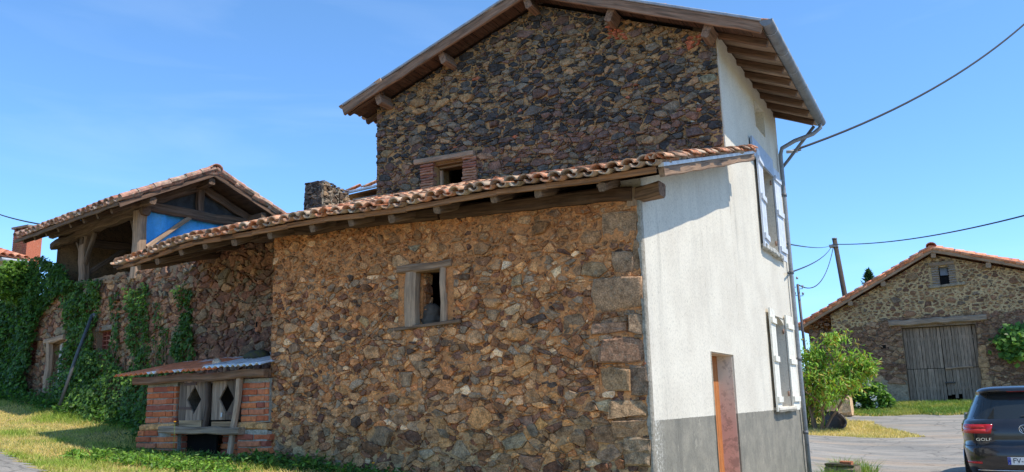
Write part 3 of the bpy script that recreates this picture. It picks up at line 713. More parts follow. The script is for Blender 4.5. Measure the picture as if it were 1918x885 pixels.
def lay_tiles(parent, mat, cols, surf, nind, tiles, row=.30, prio=None, seed=1, lift=.0, meshes=None, keep=None, hc=(.080, .062)):
    """cols: list of (across-coordinate, start, end); surf(c, t) -> 3-D point; up-slope direction is increasing t"""
    rr = random.Random(seed); meshes = meshes or [(a.mesh('roof_tile', mat), b.mesh('roof_tile', mat)) for a, b in tiles]
    items = []
    for ci, (c, t0, t1) in enumerate(cols):
        for kind in (0, 1):
            cc = c+(.5*cols_step(cols) if kind else 0); t = t0+(0.0 if kind == 0 else .02); ri = 0
            while t < t1-.1:
                p = np.array(surf(cc, t)); q = np.array(surf(cc, t+.3)); s_ = np.array(surf(cc+.05, t))
                uy = (q-p)/np.linalg.norm(q-p); ux = s_-p; ux -= uy*(ux@uy); ux /= np.linalg.norm(ux); uz = np.cross(ux, uy)
                if uz[2] < 0: ux = -ux; uz = -uz
                tilt = .05; uy2 = uy*math.cos(tilt)-uz*math.sin(tilt); uz2 = np.cross(ux, uy2)
                a = rr.gauss(0, .035); ux3 = ux*math.cos(a)+uy2*math.sin(a); uy3 = np.cross(uz2, ux3)
                h = hc[kind]+lift+rr.gauss(0, .004)
                o = p+uz*h+ux*rr.gauss(0, .006)+uy*rr.gauss(0, .012)
                v = rr.randrange(len(tiles)); pr = prio(ci, ri, kind, len(cols)) if prio else ri
                if keep is None or keep(cc, t): items.append((pr, kind, v, o, ux3, uy3, uz2))
                t += row; ri += 1
    items.sort(key=lambda i: i[0])
    for (pr, kind, v, o, a, b, c) in items[:nind]:
        inst(meshes[v][1 if kind == 0 else 0], 'roof_tile', parent, mat_from(o, a, b, c))
    if len(items) > nind:
        V, F, C = [], [], []; k = 0
        cache = {}
        for (pr, kind, v, o, a, b, c) in items[nind:]:
            key = (v, kind)
            if key not in cache:
                mb = tiles[v][1 if kind == 0 else 0]; cache[key] = (np.array(mb.v), np.array(mb.f), np.array(mb.c))
            v_, f_, c_ = cache[key]; V.append(v_@np.array([a, b, c])+o); F.append(f_+k); C.append(c_); k += len(v_)
        ob = raw_mesh('roof_tiles', np.vstack(V), np.vstack(F), np.vstack(C), mat, parent, False); ob['kind'] = 'stuff'
    return meshes
def cols_step(cols): return abs(cols[1][0]-cols[0][0]) if len(cols) > 1 else .19
TS = tile_set(M['tile'], TILES, L=.34, r0=.064, r1=.052)
rooflean = MB()
for q in range(10):
    ya, yb = 6.5+q*.35, 6.5+(q+1)*.35-.01
    rooflean.poly([(-2.1, ya, roof_z(-2.1, ya)), (-6.5, ya, roof_z(-6.5, ya)), (-6.5, yb, roof_z(-6.5, yb)), (-2.1, yb, roof_z(-2.1, yb))][::-1], (.1, .07, .05))
roofl = rooflean.build('roof', M['dark'], lean)
cl = [(-2.02-.1372*i, 0, None) for i in range(54)]
cl = [(c, -.06, roof_top_y(c-.07)-eave_y(c)) for c, _, _ in cl]
lay_tiles(roofl, M['tile'], cl, lambda c, t: (c, eave_y(c)+t, roof_z(c, eave_y(c)+t)-.010), 300, TS, .25, hc=(.052, .047),
          prio=lambda ci, ri, kind, n: (ri*40 if ci > 1 else 0)+ci*.1+(0 if kind else 30), seed=5)

# verge run of close-set tiles on the right edge
vt = random.Random(3)
tv = [tile_mesh(1, M['tile'], L=.28, r0=.062, r1=.05, col=TILES[i % 8], seed=i+90).mesh('verge_tile', M['tile']) for i in range(8)]
y = 6.24; i = 0
while y < 9.95:
    s = slope(-2); uy = np.array([0, 1, s]); uy /= np.linalg.norm(uy); ux = np.array([1, 0, 0.0]); uz = np.cross(ux, uy)
    a = .16; uy2 = uy*math.cos(a)-uz*math.sin(a); uz2 = np.cross(ux, uy2); b = vt.gauss(0, .05); ux2 = ux*math.cos(b)+uy2*math.sin(b); uy3 = np.cross(uz2, ux2)
    inst(tv[vt.randrange(8)], 'verge_tile', roofl, mat_from((X0+.29+vt.gauss(0, .004), y, roof_z(-2, y)+.045+vt.gauss(0, .004)), ux2, uy3, uz2)); y += .085+vt.uniform(-.012, .012); i += 1

# ================================================================== THE TALL HOUSE
house = thing('tall_house', 'tall gabled house with dark rubble gable, white roughcast street front and grey shutters', 'house', (-5, 11.9, .3))
FG = ((0, GY, 0), (1, 0, 0), (0, -1, 0)); XL = -7.64; RX, RZ = -4.80, 7.318
def hroof(x): return RZ-(.355*(RX-x) if x < RX else .42*(x-RX))      # top of the tiles
def gtop(x): return hroof(x)-.185
HW = (-6.58, 4.40, -6.06, 5.055)
GAB = [(2.6, (.042, .044, .05)), (1.8, (.085, .085, .085)), (1.4, (.21, .155, .095)), (1.5, (.12, .085, .078)), (1.3, (.16, .145, .12)), (.6, (.27, .19, .12)), (.12, (.27, .11, .07))]
def palg(u, v, rr, r):
    c = pick(rr, GAB)
    if v < 5.15 and rr.random() < .55: c = pick(rr, [(2, (.17, .105, .085)), (1, (.12, .085, .08)), (1, (.21, .14, .10))])
    if v > 5.9 and abs(u-RX) > 1.2 and rr.random() < .4: c = (.26, .18, .10)
    return c
og = [(XL, 4.35), (X0-.01, 4.35), (X0-.01, gtop(X0)), (RX, gtop(RX)), (XL, gtop(XL))]
gw = wall_with_holes(FG, XL, X0-.005, lambda u: .2, gtop, [HW], .035, .020, .4, sc=10).build('gable_wall', M['mortar_top'], house)
def gx(px, py, r, c=None): q = pw(px, py, GY); return (q[0], q[2], r, c)
exg = [gx(1300, 250, .15, (.12, .085, .08)), gx(1320, 222, .10, (.04, .04, .045)), gx(1327, 150, .13, (.16, .155, .11)), gx(1320, 105, .12, (.13, .10, .09)), gx(1035, 82, .11, (.045, .047, .055)), gx(1020, 60, .07, (.05, .05, .055)),
    gx(1165, 110, .10, (.05, .052, .06)), gx(1275, 115, .09, (.10, .10, .095)), gx(720, 335, .12, (.05, .055, .06)), gx(725, 290, .13, (.19, .15, .09)), gx(820, 290, .05), gx(1140, 157, .09, (.06, .065, .07)),
    gx(955, 235, .10, (.05, .052, .055)), gx(720, 235, .09, (.05, .05, .055)), gx(900, 230, .10, (.09, .095, .10)), gx(1215, 225, .11, (.06, .062, .07)), gx(1195, 180, .09, (.15, .14, .12)), gx(1085, 190, .09, (.06, .06, .065)),
    gx(1080, 260, .09, (.15, .10, .09)), gx(1230, 190, .08, (.14, .09, .09)), gx(1160, 82, .08, (.19, .17, .11)), gx(880, 140, .09, (.19, .16, .10)), gx(840, 148, .09, (.13, .11, .10)), gx(925, 80, .09, (.12, .10, .09))]
exg += [(RX+1.05+.1*i, gtop(RX+1.05+.1*i)-.16-.05*j, .05, (.36, .12, .07)) for i in range(3) for j in range(4)]
exg += [(X0-.32+.1*i, gtop(X0-.3)-.10-.05*j, .045, (.36, .12, .07)) for i in range(2) for j in range(3)]
sg = rubble(FG, og, [(HW[0]-.24, HW[1]-.2, HW[2]+.22, HW[3]+.09)], [(.125, 60), (.095, 300), (.072, 1300), (.054, 4500), (.038, 12000), (.026, 16000)], 2.0,
            lambda u, v, rr: .002+.006*rr.random()+(.007*rr.random() if v > 6.1 or u < -6.9 else 0), (.010, .048), palg, 21, exg, wamp=.06)
place_stones(sg, gw, M['stone_dark'])
# brick piers, lintel and frame of the little upper window
lb = MB(); a = pw(780, 306, GY); b = pw(891, 288, GY); lb.beam((a[0], GY-.0, a[2]), (b[0], GY-.0, b[2]), .16, .085, (.28, .25, .22), seed=41, jit=.004)
win2 = lb.build('window', M['wood_grey'], house, label='small dark upper window between thin brick piers')
br = random.Random(5)
bm_ = []
for k in range(4):
    q = MB(); q.beam((-.115, 0, 0), (.115, 0, 0), .10, .036, [(.36, .16, .10), (.30, .13, .09), (.40, .20, .12), (.27, .15, .11)][k], seg=3, jit=.004, seed=k, bev=.3); bm_.append(q.mesh('brick', M['brick']))
for xc in (HW[0]-.11, HW[2]+.10):
    for j in range(17):
        z = HW[1]-.02+j*.042
        if z > HW[3]+.03: break
        o = inst(bm_[br.randrange(4)], 'brick', win2, Matrix.Translation((xc+br.gauss(0, .006), GY-.005+br.gauss(0, .006), z)) @ Matrix.Rotation(br.gauss(0, .02), 4, 'Y') @ Matrix.Rotation(br.gauss(0, .04), 4, 'Z') @ Matrix.Scale(br.uniform(.92, 1.05), 4, (1, 0, 0)))
fr = MB()
for (a, b) in (((HW[0]+.035, 4.45), (HW[0]+.035, 4.98)), ((HW[2]-.02, 4.45), (HW[2]-.02, 4.98)), ((HW[0], 5.035), (HW[2], 5.035))):
    fr.beam((a[0], GY+.13, a[1]), (b[0], GY+.13, b[1]), .05, .05, (.34, .30, .25), up=(0, 1, 0), jit=.001)
fr.build('window_frame', M['wood_grey'], win2)
sub(win2, 'lintel_soffit', M['wood'], lambda mb: mb.box((HW[0]-.05, GY+.02, 5.035), (HW[2]+.05, GY+.36, 5.075), (.28, .19, .11)))
dk = MB(); dk.box((-6.9, GY+1.0, 4.2), (-5.7, GY+1.05, 5.6), (.02, .018, .016)); dk.build('inner_shade_plate', M['dark'], house)  # near-black plate stands in for the unlit room behind the window

# street front: roughcast wall with door and two windows
UW = (12.10, 3.66, 12.92, 4.97); LW = (12.05, 1.43, 12.88, 2.69)
dq = pf(1328, 660), pf(1366, 667)
DR = (dq[0][1], .1, 9.60, 2.035)
_a, _b = pf(1410, 191), pf(1430, 248); AW = (_a[1], 5.45, _b[1], 5.86)
ftop = lambda y: (3.42+.0*y if y < 6.8 else min(gtop(X0)-.0, 3.33+.285*(y-6.40))) if y < 10.06 else gtop(X0)
FF = ((X0, 0, 0), (0, 1, 0), (1, 0, 0))
fwall = MB()
fwall.add(wall_with_holes(FF, Y0+.03, 10.06, lambda u: .05, lambda u: roof_z(-2.3, u)-.09, [DR], .08, .0035, .40, sc=5, off=.012))
fwall.add(wall_with_holes(FF, 10.06, 13.75, lambda u: -.1, lambda u: gtop(X0)+.02, [UW, LW, AW], .08, .0035, .40, sc=5, off=.012))
fw = fwall.build('facade_wall', M['facade'], house)
sub(house, 'rear_walls', M['facade'], lambda mb: (mb.box((XL, GY+.4, .2), (XL+.35, 13.75, gtop(XL)-.1)), mb.box((XL, 13.40, .2), (X0-.4, 13.75, gtop(XL)-.1)),
    mb.poly([(XL, 13.74, gtop(XL)-.1), (XL, 13.74, gtop(XL)), (RX, 13.74, gtop(RX)), (X0, 13.74, gtop(X0)), (X0, 13.74, gtop(XL)-.1)])))
def ragged(parent, name, mat, x0, wid, z0, z1, y, amp, col=(.5, .5, .5), seed=0):
    mb = MB(); n = int((z1-z0)/.035); L = []
    for i in range(n+1):
        z = z0+(z1-z0)*i/n; wv = wid+amp*(mnoise.noise(Vector((z*4, seed, 0)))+.7*mnoise.noise(Vector((z*17, seed, 2))))
        L.append([mb.vert((x0-wv, y+.012, z), col), mb.vert((x0-wv+.004, y, z), col), mb.vert((x0, y-.002, z), col), mb.vert((x0+.013, y+.006, z), col), mb.vert((x0+.0125, Y0+.04, z), col)])
    for i in range(n):
        for j in range(4): mb.face((L[i][j], L[i][j+1], L[i+1][j+1], L[i+1][j]))
    return mb.build(name, mat, parent)
ragged(fw, 'render_edge', M['crust'], X0, .028, .2, 3.28, Y0-.016, .03)

dm = MB(); dm.box((X0-.24, DR[0]+.0, .05), (X0-.18, DR[2], DR[3]), (.42, .15, .045), 2)
door = dm.build('door', M['paint'], house, label='orange-brown boarded door set back in the white wall')
sub(door, 'door_board', M['paint'], lambda mb: [mb.box((X0-.178, DR[0]+.01+k*.155, .06), (X0-.165, DR[0]+.155+k*.155, DR[3]-.01), (.46, .17, .055), 2) for k in range(6)])
def m_reveal():
    t = NT('stained_pink_reveal'); p = t.pos(); z = t.n('SeparateXYZ'); t.l(p, z.inputs[0])
    s_ = t.ramp(t.noise(p, 9, 7, .75), [(.5, 0.0), (.58, 1.0)]); g = t.n('Math', operation='ADD'); t.l(z.outputs[2], g.inputs[0])
    mm = t.n('Math', operation='MULTIPLY'); t.l(t.noise(p, 7, 4), mm.inputs[0]); mm.inputs[1].default_value = .25; t.l(mm.outputs[0], g.inputs[1])
    c = t.mix((.50, .30, .26), (.60, .53, .46), t.ramp(g.outputs[0], [(.0, 0.0), (1.0, 1.0)]))
    mr = t.n('MapRange'); mr.inputs[1].default_value = 1.35; mr.inputs[2].default_value = 1.95; t.l(g.outputs[0], mr.inputs[0])
    c = t.mix((.72, .44, .36), (.74, .64, .52), mr.outputs[0]); c = t.mix(c, (.16, .11, .09), t.mix(0.0, .4, s_))
    return t.done(c, t.bump(t.noise(p, 60, 5), .4, .004))
M['reveal'] = m_reveal()
sub(house, 'door_reveal', M['reveal'], lambda mb: (mb.box((X0-.18, DR[2]-.010, .05), (X0+.004, DR[2]-.003, DR[3])), mb.box((X0-.18, DR[0], DR[3]-.008), (X0+.004, DR[2]-.012, DR[3]-.003))))
# windows
def house_window(name, H, label, shutter_lab, col, gx_, sill_col, arch):
    y0, z0, y1, z1 = H; mb = MB()
    for (a, b) in (((y0+.03, z0), (y0+.03, z1)), ((y1-.03, z0), (y1-.03, z1)), ((y0, z1-.03), (y1, z1-.03)), ((y0, z0+.04), (y1, z0+.04)), (((y0+y1)/2, z0), ((y0+y1)/2, z1))):
        mb.beam((X0-.27, a[0], a[1]), (X0-.27, b[0], b[1]), .05, .055, (.62, .61, .57), up=(1, 0, 0), jit=0, seg=1)
    wdw = mb.build('window', M['paint'], house, label=label)
    for k in range(3):
        for s in range(2):
            ya = y0+.055+s*(y1-y0)/2; yb = ya+(y1-y0)/2-.08; za = z0+.07+k*(z1-z0-.1)/3; zb = za+(z1-z0-.1)/3-.02
            sub(wdw, 'pane', M['pane'], lambda q: q.box((X0-.285, ya, za), (X0-.28, yb, zb), (.1, .1, .1)))
    sub(wdw, 'sill', M['facade'] if not sill_col else M['sill'], lambda q: (q.box((X0-.2, y0+.001, z0-.07), (X0+.0, y1-.001, z0-.001), (.5, .5, .45)), q.beam((X0+.045, y0-.36, z0-.04), (X0+.045, y1+.09, z0-.04), .085, .07, (.5, .5, .45), seed=3, jit=.003, bev=.12)))
    if arch:
        def ar(q):
            n = 8
            for k in range(n):
                t0, t1 = k/n, (k+1)/n; h = lambda t: .085*(2*t-1)**2+.004
                A = [(y0+(y1-y0)*t0, z1-h(t0)), (y0+(y1-y0)*t1, z1-h(t1)), (y0+(y1-y0)*t1, z1+.001), (y0+(y1-y0)*t0, z1+.001)]
                q.poly([(X0+.013, *a) for a in A]); q.poly([(X0-.2, *a) for a in A][::-1]); q.poly([(X0+.013, *A[1]), (X0+.013, *A[0]), (X0-.2, *A[0]), (X0-.2, *A[1])])
        sub(wdw, 'arched_head', M['facade'], ar)
    w_ = (y1-y0)/2
    for s in (0, 1):
        hy = y0-.005 if s == 0 else y1+.005; sg_ = -1 if s == 0 else 1; an = .05 if s == 0 else .04
        dr_ = np.array([math.sin(an), sg_*math.cos(an), 0]); nr = np.array([math.cos(an), -sg_*math.sin(an), 0])
        q = MB(); bw = w_/3; zb, zt = z0-.06, z1+.06
        base = np.array([X0+.03, hy, zb])
        q.obox(base, dr_*.004, nr*.004, NZ*.01, col)
        sh = q.build('shutter', M['paint'], house, label=shutter_lab[s])
        for k in range(3):
            sub(sh, 'board', M['paint'], lambda r_: r_.obox(base+dr_*(k*bw+.002), dr_*(bw-.004), nr*.024, NZ*(zt-zb), tuple(np.array(col)*random.Random(k+s*5).uniform(.92, 1.04))))
        for zz in (zb+.12, (zb+zt)/2-.03, zt-.2):
            sub(sh, 'ledge', M['paint'], lambda r_: r_.obox(base+dr_*.01+nr*.0245+NZ*(zz-zb), dr_*(w_-.02), nr*.024, NZ*.075, col))
        for zz in (zb+.2, zt-.28):
            sub(sh, 'hinge', M['metal'], lambda r_: r_.tube([base-NX*.025+NZ*(zz-zb)-dr_*.02, base-NX*.025+NZ*(zz-zb+.07)-dr_*.02], .012, 6, (.25, .13, .08)))
    return wdw
def m_sill():
    t = NT('mossy_sill'); p = t.pos(); c = t.mix((.52, .50, .45), (.10, .10, .07), t.ramp(t.noise(p, 16, 6, .7), [(.48, 0.0), (.6, 1.0)])); return t.done(c, t.bump(t.noise(p, 60, 5), .5, .005))
M['sill'] = m_sill()
w_up = house_window('window', UW, 'upper window in the white front between grey-blue shutters', ('near leaf of the upper grey-blue shutters', 'far leaf of the upper grey-blue shutters'), (.60, .64, .70), 0, True, False)
w_lo = house_window('window', LW, 'lower window in the white front with an arched head between cream shutters', ('near leaf of the lower cream shutters', 'far leaf of the lower cream shutters'), (.78, .74, .63), 0, False, True)
# painted lintel board over the upper window (two planks)
sub(w_up, 'lintel_board', M['paint'], lambda q: q.obox((X0+.03, UW[0]-.62, UW[3]-.10), (0, 1.42, 0), (.03, 0, 0), (0, 0, .27), (.42, .48, .57)))
# blind attic opening under the eaves
sub(house, 'blind_recess', M['facade'], lambda q: q.box((X0-.12, AW[0]-.02, AW[1]-.02), (X0-.10, AW[2]+.02, AW[3]+.02)))
# roof of the house
def hr_pt(x, y, dz=0): return (x, y, hroof(x)+dz)
YV0, YV1 = GY-.36, 13.98; XE0, XE1 = -8.02, -1.68
rfm = MB()
for a, b in ((XE0+.03, RX), (RX, XE1-.02)):
    P0 = [hr_pt(a, YV0+.03, -.10), hr_pt(b, YV0+.03, -.10), hr_pt(b, YV1, -.10), hr_pt(a, YV1, -.10)]; P1 = [(p[0], p[1], p[2]+.02) for p in P0]
    rfm.poly(P0[::-1], (.13, .09, .07)); rfm.poly(P1, (.13, .09, .07))
roofh = rfm.build('roof', M['wood_dark'], house)
# boards of the eave soffit towards the street, each one a piece; and rafters
k = 0; rb = random.Random(8)
y = YV0+.04
while y < YV1-.1:
    wd = rb.uniform(.14, .2); c = np.array((.26, .24, .225))*rb.uniform(.5, 1.3)
    xa, xb = X0-.3, XE1-.01
    sub(roofh, 'soffit_board', M['wood_grey'], lambda q: q.obox(hr_pt(xa, y, -.118), np.array(hr_pt(xb, y, 0))-np.array(hr_pt(xa, y, 0)), (0, wd-.006, 0), (0, 0, .014), tuple(c)))
    y += wd
for i, y in enumerate(np.arange(YV0+.42, YV1, .50)):
    sub(roofh, 'rafter', M['wood_dark'], lambda q: q.beam(hr_pt(X0-.3, y, -.165), hr_pt(XE1-.02, y, -.165), .065, .09, (.23, .16, .11), seed=i+60, jit=.003))
y = YV0+.04; k = 0
for y in np.arange(YV0+.1, YV1, .45):      # left eave rafters
    sub(roofh, 'rafter', M['wood_dark'], lambda q: q.beam(hr_pt(XE0+.03, y, -.155), hr_pt(XL+.3, y, -.155), .065, .08, (.2, .14, .10), seed=int(y*9), jit=.003))
for j, x in enumerate(np.arange(XE0+.05, XE1-.1, .17)):   # soffit boards under the gable verge
    sub(roofh, 'soffit_board', M['wood_dark'], lambda q: q.obox(hr_pt(x, YV0+.02, -.13), (.16, 0, hroof(x+.16)-hroof(x)), (0, .34, 0), (0, 0, .014), tuple(np.array((.17, .115, .085))*rb.uniform(.7, 1.2))))
for (px, py) in ((712, 190), (832, 112), (990, 12), (1143, 40), (1325, 66)):      # purlin ends
    q_ = pw(px, py, YV0+.1); x = q_[0]
    sub(roofh, 'purlin_end', M['wood'], lambda q: q.beam((x, YV0+.05, hroof(x)-.25), (x, GY+.1, hroof(x)-.25), .095, .19, (.24, .18, .135), up=(-.36 if x < RX else .42, 0, 1), seed=int(px), jit=.005))
for a, b in ((XE0, RX), (XE1+.0, RX)):           # barge boards and the zinc verge strips
    sub(roofh, 'barge_board', M['wood'], lambda q: q.beam(hr_pt(a, YV0, -.125), hr_pt(b, YV0, -.125), .045, .135, (.24, .175, .13), seed=int(a*9), jit=.004))
    sub(roofh, 'verge_strip', M['zinc'], lambda q: q.beam(hr_pt(a, YV0-.015, -.03), hr_pt(b, YV0-.015, -.03), .05, .035, (.33, .37, .42), seg=2, jit=0))
nc = 23
TSm = [(a.mesh('roof_tile', M['tile']), b.mesh('roof_tile', M['tile'])) for a, b in TS]
for side in (0, 1):
    L_ = (RX-XE0 if side == 0 else XE1-RX)
    f = (lambda c, t: (XE0+t, c, hroof(XE0+t)-.085)) if side == 0 else (lambda c, t: (XE1-t, c, hroof(XE1-t)-.085))
    lay_tiles(roofh, M['tile'], [(YV0+.04+i*.14, -.05, L_-.05) for i in range(31)], f, 130, TS, .25, prio=lambda ci, ri, kind, n: (ci if ci < 3 else 10+ri), seed=30+side, meshes=TSm)
rdg = MB()
for i, y in enumerate(np.arange(YV0-.05, YV1, .33)):
    me = TSm[i % 10][0]; inst(me, 'ridge_tile', roofh, Matrix.Translation((RX, y, RZ+.02)) @ Matrix.Rotation(.03, 4, 'X') @ Matrix.Scale(1.25, 4))
# gutter and downpipe
def half_gutter(mb, p0, p1, r, c):
    p0, p1 = np.array(p0), np.array(p1); n = 8; rows = []
    for p in (p0, p1):
        for rad in (r, r-.006): rows.append([mb.vert(p+np.array([rad*math.cos(a), 0, -rad*math.sin(a)]), c, (0, 0, 0)) for a in [math.pi*k/n for k in range(n+1)]])
    a, b, c_, d = rows
    for k in range(n):
        mb.face((a[k], a[k+1], c_[k+1], c_[k]), True); mb.face((b[k], d[k], d[k+1], b[k+1]), True); mb.face((a[k], b[k], b[k+1], a[k+1])); mb.face((c_[k], c_[k+1], d[k+1], d[k]))
    for k in (0, n): mb.face((a[k], c_[k], d[k], b[k]))
    for q, w_ in ((p0, 1), (p1, -1)):
        e = [mb.vert(q+np.array([r*math.cos(t), w_*.002, -r*math.sin(t)]), c, (0, 0, 0)) for t in [math.pi*k/n for k in range(n+1)]]; mb.face(e if w_ > 0 else e[::-1])
gz = hroof(XE1)-.045; gxx = XE1+.055
gm = MB(); half_gutter(gm, (gxx, YV0-.03, gz), (gxx, 13.93, gz-.03), .078, (.19, .20, .215)); gut = gm.build('gutter', M['zinc'], house)
for y in np.arange(YV0+.25, 13.8, .72): sub(gut, 'bracket', M['zinc'], lambda q: q.tube([(gxx+.082*math.cos(t), y, gz-.01-.082*math.sin(t)) for t in [math.pi*k/6 for k in range(7)]], .006, 5, (.3, .32, .36)))
DPX, DPY = X0+.07, 13.60
dp = [(gxx, 13.80, gz-.06), (gxx, 13.80, gz-.16), (gxx-.12, 13.78, gz-.25), (gxx-.40, 13.70, gz-.34), (DPX+.03, DPY, gz-.46), (DPX, DPY, gz-.56), (DPX, DPY, gz-.9), (DPX, DPY, 3.5), (DPX, DPY, 2.0), (DPX+.005, DPY, .1)]
sub(house, 'downpipe', M['zinc'], lambda q: q.tube(dp, .034, 10, (.27, .285, .30)))
for z in (1.0, 2.1, 3.45, 4.7): sub(house, 'pipe_collar', M['zinc'], lambda q: q.tube([(DPX, DPY, z), (DPX, DPY, z+.05)], .041, 10, (.13, .135, .145)))
sub(house, 'gutter_stay', M['zinc'], lambda q: q.beam((gxx-.1, 13.86, gz-.1), (X0+.0, 13.86, gz-.75),   .045, .045, (.2, .21, .22), jit=.001))

# ================================================================== THE OLD SHADED WALL (left)
oldw = thing('old_stone_wall', 'long shaded reddish rubble wall on the left, with climbing ivy and small barred openings', 'wall', tuple(O2+D2*3))
F2 = (tuple(O2), tuple(-D2), tuple(N2))
def uz2(px, py): q = p2(px, py); return (-(q-O2)@D2, q[2])
g0 = uz2(55, 642); g1_ = uz2(68, 684); HA = (g0[0], g1_[1], g1_[0], g0[1])
a0 = uz2(97, 645); a1 = uz2(117, 722); HD = (a0[0], g1(-12.2, 8.0)-.02, a1[0], a0[1]+.0)
b0 = uz2(186, 622); b1 = uz2(206, 671); HB = (b0[0], b1[1], b1[0], b0[1])
def old_lo(u):
    x, y = (O2-D2*u)[:2]; return g1(x, y)-.25
def old_hi(u): return 3.75+.035*mnoise.noise(Vector((u*2.1, 4, 0)))+.03*mnoise.noise(Vector((u*6, 9, 0)))-(.10*max(0, min(1, (-u-6.8)))) + (.0 if u < -4.2 else -.10)
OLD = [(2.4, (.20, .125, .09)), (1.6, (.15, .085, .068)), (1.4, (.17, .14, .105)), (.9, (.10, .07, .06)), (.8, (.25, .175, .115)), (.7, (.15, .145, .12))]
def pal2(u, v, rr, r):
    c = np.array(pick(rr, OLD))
    if u > -2.0 and v < 2.6: c = c*.62+np.array((.02, .015, .02))  # stones behind and above the hutch darkened to paint the shade there
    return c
w2m = wall_with_holes(F2, -9.3, .9, old_lo, old_hi, [HA, HD, HB], .05, .024, .45, sc=9).build('wall_face', M['mortar_old'], oldw)
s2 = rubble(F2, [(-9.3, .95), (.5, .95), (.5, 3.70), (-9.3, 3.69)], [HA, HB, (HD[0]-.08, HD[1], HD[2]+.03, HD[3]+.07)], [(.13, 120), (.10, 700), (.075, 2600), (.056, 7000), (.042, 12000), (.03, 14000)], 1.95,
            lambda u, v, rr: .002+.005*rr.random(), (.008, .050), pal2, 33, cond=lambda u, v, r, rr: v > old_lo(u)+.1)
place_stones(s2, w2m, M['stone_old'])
def W2(u, v, d=0): return O2-D2*u+NZ*v-N2*d
# barred openings of pierced terracotta
for H_, lab in ((HA, 'left opening filled with pierced terracotta'), (HB, 'right opening filled with pierced terracotta')):
    q = MB(); n = 3; nn = 6; du = (H_[2]-H_[0]); dz = H_[3]-H_[1]
    for i in range(n+1): u = H_[0]+du*i/n; q.obox(W2(u-.012, H_[1], .06), -D2*.024, -N2*.08, NZ*dz, (.30, .09, .06))
    for j in range(nn+1): z = H_[1]+dz*j/nn; q.obox(W2(H_[0], z-.009, .055), -D2*du, -N2*.09, NZ*.018, (.34, .11, .07))
    gr = q.build('barred_opening', M['brick'], oldw, label=lab)
    sub(gr, 'lintel', M['mortar_grey'], lambda r_: r_.obox(W2(H_[0]-.08, H_[3]+.004, -.035), -D2*(du+.16), -N2*.2, NZ*.075, (.3, .25, .2)))
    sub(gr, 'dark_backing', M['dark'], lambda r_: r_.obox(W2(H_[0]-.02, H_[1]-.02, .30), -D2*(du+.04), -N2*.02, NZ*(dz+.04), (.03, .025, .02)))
# door opening with timber frame, patched up
zb_ = HD[1]
dm = MB(); dm.beam(W2(HD[0]-.02, zb_, -.03), W2(HD[0]+.03, HD[3]+.05, -.03), .10, .10, (.36, .31, .26), up=tuple(N2), seed=3); dfr = dm.build('door_frame', M['wood_grey'], oldw, label='grey timber frame of the patched-up doorway')
sub(dfr, 'head', M['wood_grey'], lambda q: q.beam(W2(HD[0]-.14, HD[3]+.045, -.03), W2(HD[2]+.10, HD[3]+.07, -.03), .12, .09, (.38, .31, .24), seed=8))
sub(dfr, 'infill_board', M['wood_grey'], lambda q: q.obox(W2(HD[0]+.06, zb_+.62, .10), -D2*.16, -N2*.02, NZ*(HD[3]-zb_-.62), (.42, .38, .33)))
sub(dfr, 'lower_infill', M['mortar_grey'], lambda q: q.obox(W2(HD[0]+.06, zb_, .04), -D2*(HD[2]-HD[0]-.06), -N2*.1, NZ*.62, (.3, .3, .3)))
def sash(q):
    ua, ub, za, zc = HD[0]+.23, HD[2]-.0, zb_+.68, HD[3]-.02
    for (p_, r_) in (((ua, za), (ua, zc)), ((ub-.03, za), (ub-.03, zc)), ((ua, za), (ub, za)), ((ua, zc), (ub, zc)), ((ua, (za+zc)/2), (ub, (za+zc)/2))):
        q.beam(W2(p_[0], p_[1], .08), W2(r_[0], r_[1], .08), .04, .05, (.66, .64, .58), up=tuple(N2), jit=.001, seg=1)
sub(dfr, 'sash', M['paint'], sash)
sub(dfr, 'pane', M['pane'], lambda q: q.obox(W2(HD[0]+.23, zb_+.68, .10), -D2*(HD[2]-HD[0]-.24), -N2*.004, NZ*(HD[3]-zb_-.7), (.1, .1, .1)))
# niche stone with a hole
q_ = uz2(488, 607); nm = MB(); nm.beam(W2(q_[0], q_[1]-.10, -.03), W2(q_[0], q_[1]+.09, -.03), .10, .05, (.26, .13, .08), up=tuple(N2), seed=2, bev=.4); nst = nm.build('pierced_stone', M['stone_old'], oldw)
sub(nst, 'hole_shade', M['dark'], lambda r_: r_.beam(W2(q_[0], q_[1]-.045, -.045), W2(q_[0], q_[1]+.02, -.045), .06, .03, (.008, .007, .006), up=tuple(N2), jit=.001, bev=.4))  # near-black block paints the shade of the hole

# ================================================================== THE OPEN SHED ABOVE IT
shed = thing('open_shed', 'open timber shed with tiled roof, blue plastic sheet and dark interior behind the old wall', 'shed', tuple(O2+D2*5+NZ*1.6))
def S(a, g, z): return O2+D2*a*K2-N2*g*K2+NZ*(1.55+(z-1.55)*K2)          # a along the wall to the left, g back from it
AP = 3.41                                                      # gable post
EZ, RG, RS, RSR = 4.33, .83, .50, .42                          # eave height (at the eave edge), ridge, slopes
GE = -.50
def sh_z(g): return EZ+RS*(g-GE) if g < RG else EZ+RS*(RG-GE)-RSR*(g-RG)
woodc = (.20, .155, .12)
pst = MB(); pst.beam(S(AP, .02, 3.35), S(AP, .02, 4.30), .17, .17, (.30, .26, .22), up=(0, 1, 0), seed=1, jit=.006); post1 = pst.build('post', M['wood_grey'], shed)
ex_ = uz2(155, 440); A2 = -ex_[0]/K2
sub(shed, 'post', M['wood_grey'], lambda q: q.beam(S(A2-.02, .06, 3.42), S(A2, .06, 4.20), .14, .15, (.24, .20, .17), up=(0, 1, 0), seed=2, jit=.01))
